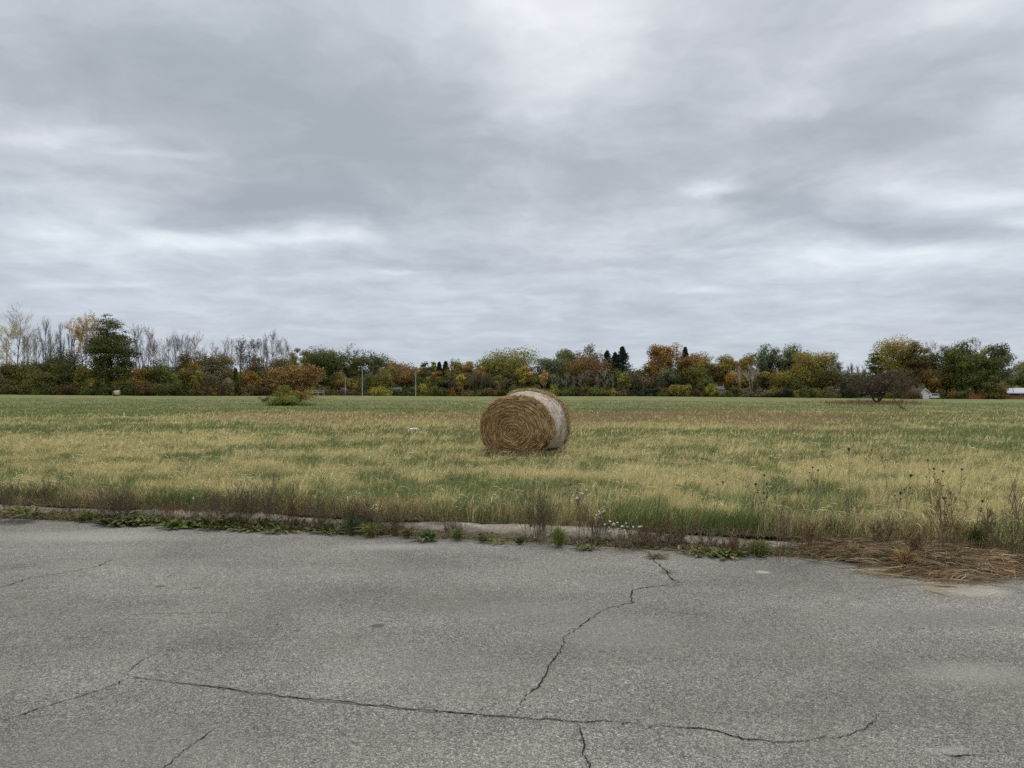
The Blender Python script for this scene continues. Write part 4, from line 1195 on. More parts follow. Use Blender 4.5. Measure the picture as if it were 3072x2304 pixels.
def field_tree():
    X, Y, z = at(2632, 1211)
    rng = np.random.default_rng(14)
    H = zpix(1106, Y) - z; Wd = 172 * Y / FPX; pxm = Y / 769.3
    o = thing('field_tree', 'small grey-brown tree with a short forked trunk standing in the field at the right', 'tree', (X, Y, z))
    sets = skeleton(H, Wd, rng, 3, .26, (16, 7, 5), .85, .15, .25, .30)
    skel_mesh(sets, pxm, (.075, .058, .046), rng, .38).build('trunk', M_BARK, o)
    tips = np.concatenate([q[0][:, 1:].reshape(-1, 3) for q in sets[2:]])
    tips = tips[tips[:, 2] > .27 * H]
    n = 4800
    Pp = tips[rng.integers(0, len(tips), n)] + rng.normal(0, .16, (n, 3))
    Pp[:, 2] = np.minimum(Pp[:, 2], H)
    c = pick([(.115, .085, .06), (.095, .075, .055), (.13, .09, .06), (.10, .09, .05)], n, rng, .25)
    mb = MB(); leaves(mb, Pp, .16, c, rng); mb.build('crown', M_LEAF, o)
    return o
field_tree()
S('brush', 2573, 1128, 48, 0, 'gbrown', 'thin multi-stemmed shrub left of the grey-brown field tree', base=1208, cover=1.2, stems=4, bark=BROWNB, k=(8, 5, 3))
S('brush', 2706, 1136, 56, 0, 'olive', 'olive brown shrub right of the grey-brown field tree', base=1205, cover=1.6, stems=5, bark=BROWNB, k=(9, 5, 3))
# reddish weeds at the feet of the field tree
rgx = np.random.default_rng(8); mb = MB(); n = 1500
pxx = np.clip(rgx.normal(2625, 75, n), 2400, 2860); pyy = np.clip(rgx.normal(1211, 3.2, n), 1200, 1222)
pts = np.array([at(2500, 1206), at(2760, 1206), at(2500, 1217), at(2760, 1217)])
fx, fy = (pxx - 2500) / 260, (pyy - 1206) / 11
XX = (pts[0, 0] * (1 - fx) + pts[1, 0] * fx) * (1 - fy) + (pts[2, 0] * (1 - fx) + pts[3, 0] * fx) * fy
YY = (pts[0, 1] * (1 - fx) + pts[1, 1] * fx) * (1 - fy) + (pts[2, 1] * (1 - fx) + pts[3, 1] * fx) * fy
blades(mb, XX, YY, rgx.uniform(.25, .7, n), np.full(n, .035), rgx.uniform(.2, .6, n), pick([(.20, .105, .06), (.25, .16, .08), (.17, .13, .06)], n, rgx), rgx)
tag(mb.build('reddish_field_weeds', M_DRY), kind='stuff')
# drooping leafy branch
def branch():
    X, Y, z = at(2680, 1208)
    X2, Y2, z2 = at(2717, 1234)
    rng = np.random.default_rng(2)
    o = thing('fallen_branch', 'long dark leafy branch lying aslant on the grass right of the field tree', 'branch', (X2, Y2, z2))
    u = np.linspace(0, 1, 9)
    P = np.stack([(X - X2) * u, (Y - Y2) * u, (z - z2) * u + .10 + 1.0 * u ** 2.2 * (1 - .35 * u)], 1)
    mb = MB(); tubes(mb, P[None], np.linspace(.02, .05, 9)[None], (.05, .04, .03), 5)
    mb.build('stem', M_BARK, o)
    n = 260; k = rng.uniform(0, 1, n) ** 1.2
    L = np.stack([np.interp(k, u, P[:, i]) for i in range(3)], 1) + rng.normal(0, .10, (n, 3)); L[:, 2] = np.maximum(L[:, 2], .03)
    mb = MB(); leaves(mb, L, .13, pick([(.05, .06, .02), (.07, .065, .025)], n, rng), rng); mb.build('foliage', M_LEAF, o)
branch()

# ------------------------------------------------------------------ hay bales
HAYC = [(.43, .305, .145), (.51, .375, .185), (.34, .235, .11), (.47, .335, .16), (.39, .275, .13), (.60, .46, .25)]
REDC = [(.36, .17, .07), (.30, .14, .06), (.40, .21, .09)]
m_n, t, b = material('net_wrap', .9, .05)
co = t.new('ShaderNodeTexCoord').outputs['Object']
mpn = t.new('ShaderNodeMapping'); t.put(mpn.inputs[0], co); mpn.inputs['Scale'].default_value = (14, 14, 14)
nn1 = t.noise(mpn.outputs[0], 1.6, 6, .7); nn2 = t.noise(co, 4.0, 4, .6)
c = t.ramp(nn1, [(.30, (.17, .125, .08)), (.43, (.40, .33, .26)), (.56, (.56, .485, .41)), (.78, (.66, .59, .52))])
c = t.vec('SCALE', c, scale=t.remap(nn2, .3, .7, .72, 1.15))
t.put(b.inputs['Base Color'], c)
bn = t.new('ShaderNodeBump'); t.put(bn.inputs['Height'], nn1); bn.inputs['Strength'].default_value = .6; bn.inputs['Distance'].default_value = .02
t.put(b.inputs['Normal'], bn.outputs[0])


def bale(name, label, px, base, yaw, A, Hh, L, net=(.09, .85), dense=1., seed=1, sw=.0062):
    rng = np.random.default_rng(seed)
    X, Y, z = at(px, base)
    o = thing(name, label, 'hay bale', (X, Y, z - .02), -yaw)

    def rim(th, y):                      # squashed round section, wider towards the back
        yy = y / L
        s = (.955 + .045 * np.clip(yy / .10, 0, 1)) * (1 + .085 * yy) * np.where(yy > .93, 1 - (yy - .93) * .5, 1)
        lump = 1 + .018 * np.sin(3 * th + 1) + .014 * np.sin(5 * th + 2.3 + 2 * yy)
        x = A * s * lump * np.cos(th)
        zz = Hh * (1 + .085 * yy) * (1 + s * lump * np.sin(th))
        low = zz < .16
        x = np.where(low, x * (1 + (.16 - zz) * .35), x)
        return x, np.maximum(zz - .03, 0)

    nth = 128
    th = np.linspace(0, 2 * PI, nth, endpoint=False)
    mb = MB()
    ys = np.array([0, .02, .05, .1, .2, .35, .5, .65, .8, .9, .96, 1.]) * L
    V = []
    for y in ys:
        x, zz = rim(th, np.full(nth, y))
        nz = 1 + (fbm(np.cos(th) * 5 + y * 6, np.sin(th) * 5, seed, 3) - .5) * .05
        V.append(np.stack([x * nz, np.full(nth, y), zz], 1))
    V = np.array(V); idx = np.arange(len(ys) * nth).reshape(len(ys), nth)
    F = np.stack([idx[:-1], np.roll(idx, -1, 1)[:-1], np.roll(idx, -1, 1)[1:], idx[1:]], -1).reshape(-1, 4)
    mb.add(V.reshape(-1, 3), F, pick([(.16, .105, .05), (.20, .135, .06)], V.shape[0] * nth, rng))
    for y, sg in ((0., -1), (L, 1)):      # both end faces, rings with spiral relief
        rho = np.linspace(0, 1, 26)
        x, zz = rim(th, np.full(nth, y))
        cx, cz = -.02, Hh * (1 + .085 * y / L) * .93
        RX = cx + (x - cx)[None] * rho[:, None]; RZ = cz + (zz - cz)[None] * rho[:, None]
        rel = .010 * np.sin(rho[:, None] * 40 + th[None] + 5 * fbm(np.cos(th)[None] * 2 + rho[:, None] * 3, np.sin(th)[None] * 2, 3, 3)) + .05 * (fbm(RX * 9, RZ * 9, 5 + seed, 3) - .5) - .05 * np.exp(-(rho[:, None] / .18) ** 2)
        RY = y + sg * (.06 * (1 - rho[:, None] ** 3) + rel * (rho[:, None] < .97))
        idx = np.arange(26 * nth).reshape(26, nth)
        F = np.stack([idx[:-1], idx[1:], np.roll(idx, -1, 1)[1:], np.roll(idx, -1, 1)[:-1]], -1).reshape(-1, 4)
        mb.add(np.stack([RX, RY, RZ], -1).reshape(-1, 3), F if sg < 0 else F[:, ::-1], pick([(.33, .235, .11), (.38, .275, .135), (.28, .195, .095)], 26 * nth, rng))
    mb.build('rolled_hay', M_HAY, o)
    # straw laid in the spiral of the front face
    mb = MB()

    def face_straw(n, y, sg):
        rho = rng.uniform(.0, 1., n) ** .5 * .985
        t0 = rng.uniform(0, 2 * PI, n)
        ln = rng.uniform(.14, .48, n) / np.maximum(rho * A, .12)
        k = np.linspace(-.5, .5, 5)
        TH = t0[:, None] + ln[:, None] * k
        RH = rho[:, None] + rng.normal(0, .016, n)[:, None] * k * 2 + .012 * k
        RH = np.clip(RH, 0, 1.0)
        x, zz = rim(TH, np.full(TH.shape, y))
        cx, cz = -.02, Hh * (1 + .085 * y / L) * .93
        PX = cx + (x - cx) * RH; PZ = cz + (zz - cz) * RH
        rel = .008 * np.sin(RH * 58 + TH)
        out = .06 * (1 - RH ** 3) + rel + .012 + rng.uniform(0, .035, n)[:, None] * (1 - (k * 1.6) ** 2)
        P = np.stack([PX, y + sg * out, np.maximum(PZ, .01)], -1)
        c = pick(HAYC, n, rng, .22)
        red = ((x.mean(1) < -.05) & (rho > .45) & (np.sin(t0 * 2 + .6) > -.3) & (rng.uniform(size=n) < .38)) | ((rho > .6) & (np.cos(t0 + .9) > .75) & (rng.uniform(size=n) < .4))
        c[red] = pick(REDC, red.sum(), rng, .2)
        wd = np.tile([.4, 1, 1, .9, .3], (n, 1)) * sw * rng.uniform(.6, 1.5, (n, 1))
        ribbons(mb, P, wd, c, rng)
    face_straw(int(15000 * dense), 0., -1)
    face_straw(int(1500 * dense), L, 1)

    def rim_straw(n, y0, y1, lift, pal):
        t0 = rng.uniform(-.35, PI + .35, n)
        y = rng.uniform(y0, y1, n) * L
        ln = rng.uniform(.06, .25, n)
        k = np.linspace(0, 1, 4)
        TH = t0[:, None] + (rng.normal(.0, 1., n) * ln / A)[:, None] * k
        x, zz = rim(TH, np.repeat(y[:, None], 4, 1))
        cz = Hh
        up_ = 1 + (.012 + lift * rng.uniform(0, 1, n) ** 2)[:, None] * k ** 1.5 + .014
        P = np.stack([x * up_, y[:, None] + rng.normal(0, .05, n)[:, None] * k, cz + (zz - cz) * up_], -1)
        P[..., 2] = np.maximum(P[..., 2], .01)
        ribbons(mb, P, np.tile([1, 1, .8, .25], (n, 1)) * sw * rng.uniform(.6, 1.3, (n, 1)), pick(pal, n, rng, .22), rng)
    rim_straw(int(2600 * dense), 0., net[0] + .05, .10, HAYC)
    rim_straw(int(2800 * dense), net[1] - .03, 1.0, .085, HAYC + [(.42, .34, .20)] * 3)
    rim_straw(int(330 * dense), net[0], net[1], .05, [(.30, .22, .12), (.40, .32, .2)])
    mb.build('loose_straw', M_HAY, o)
    # net wrap band
    mb = MB()
    ys = np.linspace(net[0], net[1], 16) * L
    V = []
    ths = np.linspace(-.62, PI + .62, 110)
    for y in ys:
        x, zz = rim(ths, np.full(110, y))
        e = 1.012 + .010 * fbm(np.cos(ths) * 4 + y * 9, np.sin(ths) * 4, 60, 3)
        V.append(np.stack([x * e, np.full(110, y) + .02 * (fbm(ths * 3, ths * 0 + y, 5, 2) - .5), Hh + (zz - Hh) * e], 1))
    idx = np.arange(16 * 110).reshape(16, 110)
    F = np.stack([idx[:-1, :-1], idx[:-1, 1:], idx[1:, 1:], idx[1:, :-1]], -1).reshape(-1, 4)
    mb.add(np.array(V).reshape(-1, 3), F, (.6, .6, .6)).build('net_wrap', m_n, o, smooth=True)
    return o


bale('hay_bale', 'big near round hay bale with white net wrap and swirled brown end in mid field', 1544, 1379, R(21), .855, .735, 1.27)
bale('hay_bale', 'tiny distant round hay bale in front of the dark shrubs at the left', 340, 1188, R(52), .80, .74, 1.5, (.03, .97), .35, 2, .02)

def bale_skirt(px, base, A, L, yaw):
    rng = np.random.default_rng(31)
    X, Y, z = at(px, base); n = 2600
    th = rng.uniform(PI * .75, PI * 2.25, n)
    e = rng.normal(.04, .07, n)
    lx = (A + e) * np.cos(th) * 1.02; ly = np.where(np.sin(th) < 0, -.04 - np.abs(e), rng.uniform(0, L, n))
    lx = np.where(np.sin(th) < 0, rng.uniform(-A * .95, A * 1.05, n), np.sign(lx) * (A * .82 + np.abs(e)))
    c_, s_ = math.cos(-yaw), math.sin(-yaw)
    XX, YY = X + lx * c_ - ly * s_, Y + lx * s_ + ly * c_
    mb = MB()
    st = rng.uniform(size=n) < .45
    c = pick(GREEN * .9, n, rng, .2); c[st] = pick(STRAW * .9, st.sum(), rng, .2)
    blades(mb, XX, YY, rng.uniform(.10, .30, n), np.full(n, .009), rng.uniform(.1, .7, n), c, rng)
    m = 500; a = rng.uniform(0, 2 * PI, m); rr = rng.uniform(.8, 1.6, m)
    P0 = np.c_[X + np.cos(a) * rr, Y + np.sin(a) * rr * .7, np.full(m, z + .05) + rng.uniform(0, .08, m)]
    d = rng.normal(size=(m, 3)) * [1, 1, .15]; d = unit(d) * rng.uniform(.06, .16, (m, 1))
    ribbons(mb, np.stack([P0 - d, P0 + d], 1), np.full((m, 2), .007), pick(HAYC, m, rng), rng)
    tag(mb.build('grass_around_bale', M_GRASS), kind='stuff')


bale_skirt(1544, 1379, .89, 1.28, R(21))

# ------------------------------------------------------------------ buildings and poles on the far side
m_white = plain('white_siding', (.62, .62, .62), (.76, .76, .75), 3, .6, .2, (1, 1, 12))
m_grey = plain('grey_siding', (.24, .25, .26), (.33, .34, .35), 3, .7, .2, (10, 10, 1))
m_dark = plain('dark_siding', (.035, .035, .04), (.06, .06, .065), 3, .7, .2, (1, 1, 10))
m_metal = plain('metal_roofing', (.42, .42, .45), (.52, .52, .55), 2, .45, .5, (10, 1, 1))
m_shing = plain('shingles', (.11, .115, .125), (.17, .175, .185), 6, .85, .1)
m_brownroof = plain('brown_shingles', (.10, .07, .065), (.15, .105, .095), 6, .85, .1)
m_glass = plain('dark_glass', (.015, .018, .022), (.03, .034, .04), 2, .1, .5)
m_fence = plain('red_brown_boards', (.20, .065, .03), (.28, .10, .045), 5, .85, .1, (4, 4, 1))
m_pole = plain('weathered_pole', (.30, .28, .25), (.42, .40, .36), 6, .85, .1, (1, 1, .3))
m_steel = plain('grey_steel', (.16, .165, .17), (.24, .245, .25), 6, .6, .4)
m_wood = plain('grey_wood', (.30, .28, .26), (.45, .43, .41), 5, .85, .1, (1, 1, .2))


def house(name, label, x0, x1, top, eave, Y, depth, wallm, roofm, cat='house', axis='x', win=(), door=None, gz=None, trim=m_white):
    """gabled building; axis 'x' shows the eave side to the field, 'y' shows the gable"""
    Xa, Xb = xpix(x0, Y), xpix(x1, Y)
    cx, hw = (Xa + Xb) / 2, (Xb - Xa) / 2
    zg = float(ground(cx, Y)) if gz is None else gz
    zr, ze = zpix(top, Y) - zg, zpix(eave, Y) - zg
    o = thing(name, label, cat, (cx, Y, zg))
    wl = MB(); rf = MB(); th = .14; oh = .35
    if axis == 'x':
        my = depth / 2
        box(wl, -hw, hw, 0, depth, -.3, ze)
        for sx in (-1, 1):
            wl.add([(sx * (hw - .02), 0, ze), (sx * (hw - .02), depth, ze), (sx * (hw - .02), my, zr - .12)], np.array([[0, 1, 2]]), (.5,) * 3)
        A_ = [(-hw - oh, -oh, ze - .12), (hw + oh, -oh, ze - .12), (hw + oh, my, zr), (-hw - oh, my, zr)]
        B_ = [(-hw - oh, my, zr), (hw + oh, my, zr), (hw + oh, depth + oh, ze - .12), (-hw - oh, depth + oh, ze - .12)]
    else:
        box(wl, -hw, hw, 0, depth, -.3, ze)
        for yy in (.02, depth - .02):
            wl.add([(-hw, yy, ze), (hw, yy, ze), (0, yy, zr - .1)], np.array([[0, 1, 2]]), (.5,) * 3)
        A_ = [(-hw - oh, -oh, ze - .2), (-hw - oh, depth + oh, ze - .2), (0, depth + oh, zr), (0, -oh, zr)]
        B_ = [(0, -oh, zr), (0, depth + oh, zr), (hw + oh, depth + oh, ze - .2), (hw + oh, -oh, ze - .2)]
    for q in (A_, B_):
        q = np.array(q); V = np.concatenate([q, q + [0, 0, th]])
        rf.add(V, np.array([[3, 2, 1, 0], [4, 5, 6, 7], [0, 1, 5, 4], [1, 2, 6, 5], [2, 3, 7, 6], [3, 0, 4, 7]]), (.5,) * 3)
    wl.build('wall', wallm, o); rf.build('roof', roofm, o)
    if trim:
        tm = MB()
        if axis == 'y':
            for q in (A_, B_):
                e = np.array([q[0], q[3]]) if q is A_ else np.array([q[0], q[3]])
                e = e + [0, -.03, -.05]
                V = np.concatenate([e, e + [0, 0, .26], e + [0, -.08, 0], e + [0, -.08, .26]])
                tm.add(V, np.array([[4, 5, 7, 6], [6, 7, 3, 2], [0, 1, 5, 4]]), (.8,) * 3)
        else:
            box(tm, -hw - oh, hw + oh, -oh - .09, -oh - .003, ze - .16, ze + .12)
        tm.build('roof_trim', trim, o)
    for (u, zz, ww, hh) in win:
        wf = MB(); box(wf, u * hw - ww / 2 - .08, u * hw + ww / 2 + .08, -.07, -.004, zz - .08, zz + hh + .08)
        f = wf.build('window', m_white, o)
        p = MB(); box(p, u * hw - ww / 2, u * hw + ww / 2, -.09, -.073, zz, zz + hh); p.build('pane', m_glass, f)
    if door:
        u, ww, hh = door
        d_ = MB(); box(d_, u * hw - ww / 2, u * hw + ww / 2, -.06, -.004, 0, hh); d_.build('door', m_white, o)
    return o


house('metal_roofed_house', 'dark house with a pale metal roof at the right photo edge', 3024, 3100, 1165, 1179, 262, 8, m_dark, m_metal, win=((.05, 1.0, .6, .8), (.62, 1.0, .6, .8)))
# its porch posts
house('white_ended_shed', 'shed with a white gable end and brown roof below the rust-brown tree', 2764, 2787, 1166, 1179, 254, 9, m_white, m_brownroof, 'shed', 'y')
house('long_dark_house', 'low dark house glimpsed behind the grey-brown field tree', 2592, 2672, 1168, 1178, 275, 8, m_dark, m_shing, win=((-.7, .9, .8, .9), (-.35, .9, .8, .9)), trim=m_white)
house('gable_house', 'white gabled house peeking out of the bushes left of the black conifer', 2258, 2282, 1154, 1168, 298, 10, m_white, m_shing, 'house', 'y')
house('small_shed', 'small grey shed with a slate roof below the yellow-olive tree', 2152, 2172, 1159, 1168, 296, 4, m_grey, m_shing, 'shed', 'x', door=(.2, .9, 1.9), trim=None)
house('white_shed', 'small white shed behind the dark red hedge', 1016, 1040, 1152, 1160, 292, 4, m_white, m_shing, 'shed', 'x', win=((-.4, .9, .6, .6),), trim=None)
house('grey_roofed_house', 'house with a blue-grey roof and white wall right of the lime green shrub', 1168, 1204, 1152, 1164, 298, 9, m_white, m_shing)
house('long_roofed_house', 'house with a long low grey-green roof right of the tall street light', 1250, 1300, 1152, 1160, 302, 9, m_grey, plain('mossy_shingles', (.12, .13, .11), (.18, .185, .16), 6), win=((.6, .8, .9, .9),))


def board_fence(label, x0, x1, top, Y0, posts):
    Xa, Xb = xpix(x0, Y0), xpix(x1, Y0)
    zg = float(ground((Xa + Xb) / 2, Y0))
    H = zpix(top, Y0) - zg; Ln = Xb - Xa
    o = thing('board_fence', label, 'fence', (Xa, Y0, zg))
    mb = MB(); rng = np.random.default_rng(int(x0)); n = int(Ln / .16)
    for i in range(n):
        x = i * Ln / n
        box(mb, x, x + Ln / n - .012, 0, .03, .03, H * rng.uniform(.95, 1.02))
    mb.build('boards', m_fence, o)
    rl = MB()
    for zz in (.25 * H, .8 * H): box(rl, 0, Ln, .033, .09, zz, zz + .09)
    rl.build('rail', m_fence, o)
    for i in range(posts):
        p = MB(); x = i * Ln / (posts - 1); box(p, x - .06, x + .06, .093, .20, -.2, H * 1.04); p.build('post', m_fence, o)


board_fence('red-brown board fence left of the big olive bush', 2907, 2958, 1184, 249, 4)
board_fence('red-brown board fence in front of the metal-roofed house', 3016, 3085, 1187, 246, 5)


def white_car(px, py, Y, label):
    X = xpix(px, Y); zg = float(ground(X, Y))
    o = thing('parked_van', label, 'van', (X, Y, zg), R(20))
    prof_ = np.array([(-2.3, .35), (2.3, .35), (2.35, .9), (1.6, 1.05), (1.05, 1.75), (-2.1, 1.85), (-2.35, 1.0)])
    mb = MB(); n = len(prof_)
    V = np.concatenate([np.c_[prof_[:, 0], np.full(n, -.85), prof_[:, 1]], np.c_[prof_[:, 0], np.full(n, .85), prof_[:, 1]]])
    i = np.arange(n); j = (i + 1) % n
    mb.add(V, [np.stack([i, j, j + n, i + n], 1), np.arange(n)[None, ::-1], (np.arange(n) + n)[None]], (.7,) * 3)
    mb.build('body', m_white, o)
    g_ = MB(); box(g_, -1.9, .95, -.875, -.853, 1.12, 1.6); g_.build('side_window', m_glass, o)
    for sx in (-1.45, 1.45):
        for sy in (-.86, .68):
            wv = MB(); tubes(wv, np.array([[(sx, sy, .34), (sx, sy + .18, .34)]]), np.array([[.34, .34]]), (.02, .02, .02), 14); wv.build('wheel', m_dark, o)


white_car(2801, 1180, 256, 'white van parked in the shade right of the white-ended shed')


def rail_fence():
    Y = 262; x0, x1 = 905, 972
    Xa, Xb = xpix(x0, Y), xpix(x1, Y); zg = float(ground(Xa, Y)); Ln = Xb - Xa
    o = thing('rail_fence', 'pale two-rail wooden fence right behind the orange-brown field bush', 'fence', (Xa, Y, zg))
    for py in (1172.5, 1177.5):
        zz = zpix(py, Y) - zg
        mb = MB(); box(mb, 0, Ln, -.04, .04, zz - .12, zz + .12); mb.build('rail', m_wood, o)
    for i in range(5):
        mb = MB(); x = i * Ln / 4; box(mb, x - .09, x + .09, .045, .20, -.2, zpix(1171, Y) - zg); mb.build('post', m_wood, o)


rail_fence()


def lattice_pole():
    Y = 330; X = xpix(911, Y); zg = float(ground(X, Y)); H = zpix(1051, Y) - zg
    o = thing('utility_pole', 'grey lattice utility pole with cross-arms above the field bush', 'utility pole', (X, Y, zg))
    mb = MB(); tubes(mb, np.array([[(0, 0, 0), (0, 0, H * .6), (0, 0, H)]]), np.array([[.24, .20, .12]]), (.3,) * 3, 8); mb.build('pole', m_steel, o)
    lt = MB(); zt = zpix(1068, Y) - zg; zb = zpix(1105, Y) - zg
    for sx in (-.45, .45):
        tubes(lt, np.array([[(sx, .3, 0), (sx, .3, zt)]]), np.array([[.09, .09]]), (.3,) * 3, 4)
    zs = np.linspace(1, zt, 14)
    for k in range(13):
        tubes(lt, np.array([[((-.45 if k % 2 else .45), .3, zs[k]), ((.45 if k % 2 else -.45), .3, zs[k + 1])]]), np.array([[.05, .05]]), (.3,) * 3, 4)
    lt.build('lattice', m_steel, o)
    for py, hw in ((1063, 1.6), (1073, 1.4)):
        zz = zpix(py, Y) - zg
        a = MB(); box(a, -hw, hw, -.36, -.25, zz - .09, zz + .09); ar = a.build('cross_arm', m_steel, o)
        for sx in (-hw * .9, hw * .9):
            q = MB(); tubes(q, np.array([[(sx, -.3, zz - .10), (sx, -.3, zz - .5), (sx, -.3, zz - .65)]]), np.array([[.16, .22, .1]]), (.3,) * 3, 8); q.build('insulator', m_steel, ar)


lattice_pole()


def light_pole(px, top, Y, label, heads):
    X = xpix(px, Y); zg = float(ground(X, Y)); H = zpix(top, Y) - zg
    o = thing('street_light', label, 'street light', (X, Y, zg))
    mb = MB(); tubes(mb, np.array([[(0, 0, 0), (0, 0, H * .5), (0, 0, H)]]), np.array([[.19, .17, .14]]), (.4,) * 3, 8); mb.build('pole', m_pole, o)
    for sx in heads:
        a = MB(); tubes(a, np.array([[(0, 0, H - .1), (sx * .7, 0, H + .18), (sx * 1.3, 0, H + .2)]]), np.array([[.05, .05, .05]]), (.4,) * 3, 5); ar = a.build('arm', m_pole, o)
        h_ = MB(); box(h_, sx * 1.3 - .35, sx * 1.3 + .35, -.18, .18, H + .1, H + .34); h_.build('lamp_head', m_white, ar)


light_pole(1087, 1102, 284, 'pale street light with two lamp heads before the grey-green tree', (-1, 1))
light_pole(1141, 1104, 300, 'shorter pale street light behind the round olive gold tree', (1,))
light_pole(1247, 1114, 288, 'tall single-armed street light right of the rusty red round tree', (1,))


def plain_pole(px, top, Y, label):
    X = xpix(px, Y); zg = float(ground(X, Y)); H = zpix(top, Y) - zg
    o = thing('wooden_pole', label, 'pole', (X, Y, zg))
    mb = MB(); tubes(mb, np.array([[(0, 0, 0), (0, 0, H)]]), np.array([[.15, .12]]), (.4,) * 3, 7); mb.build('shaft', m_pole, o)
    mb = MB(); box(mb, -.7, .7, -.17, -.10, H - .5, H - .36); mb.build('cross_arm', m_pole, o)


plain_pole(1036, 1131, 284, 'short thin wooden pole above the white shed')

# ------------------------------------------------------------------ litter and marker in the field
def white_bag():
    X, Y, z = at(1244, 1294)
    rng = np.random.default_rng(3)
    nu, nv = 30, 16
    u = np.linspace(0, 2 * PI, nu, endpoint=False); v = np.linspace(0, 1, nv)
    U, Vv = np.meshgrid(u, v)
    rr = np.sin(Vv * PI * .5 + .02)
    cr = 1 + .35 * (fbm(np.cos(U) * 2.5 + 5, np.sin(U) * 2.5 + Vv * 4, 8, 4) - .5) * 2
    x = .19 * rr * np.cos(U) * cr + .06 * np.cos(U) * rr; y = .11 * rr * np.sin(U) * cr
    zz = (.055 + .05 * (fbm(x * 9, y * 9, 4, 3))) * np.cos(Vv * PI * .5) ** .7 * cr + .05
    V = np.stack([x, y, zz], -1).reshape(-1, 3)
    idx = np.arange(nu * nv).reshape(nv, nu)
    F = np.stack([idx[:-1], idx[1:], np.roll(idx, -1, 1)[1:], np.roll(idx, -1, 1)[:-1]], -1).reshape(-1, 4)
    o = MB().add(V, F, (.7,) * 3).build('plastic_bag', plain('white_plastic', (.66, .67, .66), (.85, .86, .85), 14, .4, .4))
    o.location = (X, Y, z)
    tag(o, 'crumpled white plastic bag lying in the grass left of the near hay bale', 'bag')


white_bag()
X, Y, z = at(372, 1256)
mk = MB(); tubes(mk, np.array([[(0, 0, -.1), (.01, 0, .30), (.0, 0, .34)]]), np.array([[.028, .028, .02]]), (.7,) * 3, 6)
o = mk.build('marker_stake', m_white); o.location = (X, Y, z)
tag(o, 'short white marker stake in the field at the left', 'stake')

# ------------------------------------------------------------------ verge: weeds, tufts, straw along the kerb
DEADC = [(.22, .17, .10), (.17, .13, .078), (.29, .235, .145), (.13, .10, .06)]
DEADR = [(.21, .13, .07), (.16, .098, .055), (.25, .165, .09)]
WEEDG = [(.065, .085, .025), (.085, .105, .03), (.05, .065, .02), (.11, .12, .04), (.12, .10, .05)]
TUFTC = [(.16, .18, .055), (.22, .21, .07), (.11, .14, .04), (.28, .23, .09)]


def foot(px, base):
    """stand a plant on road level, kerb gutter or field behind a photo pixel"""
    X, Y = at0(px, base, 0.)
    if Y > kerb(X) + .28:
        X, Y, z = at(px, base)
        tx, _ = kerb_t(X)
        if Y < kerb(X) + .54 / tx:
            z = .12
        return X, Y, z
    return X, Y, .015


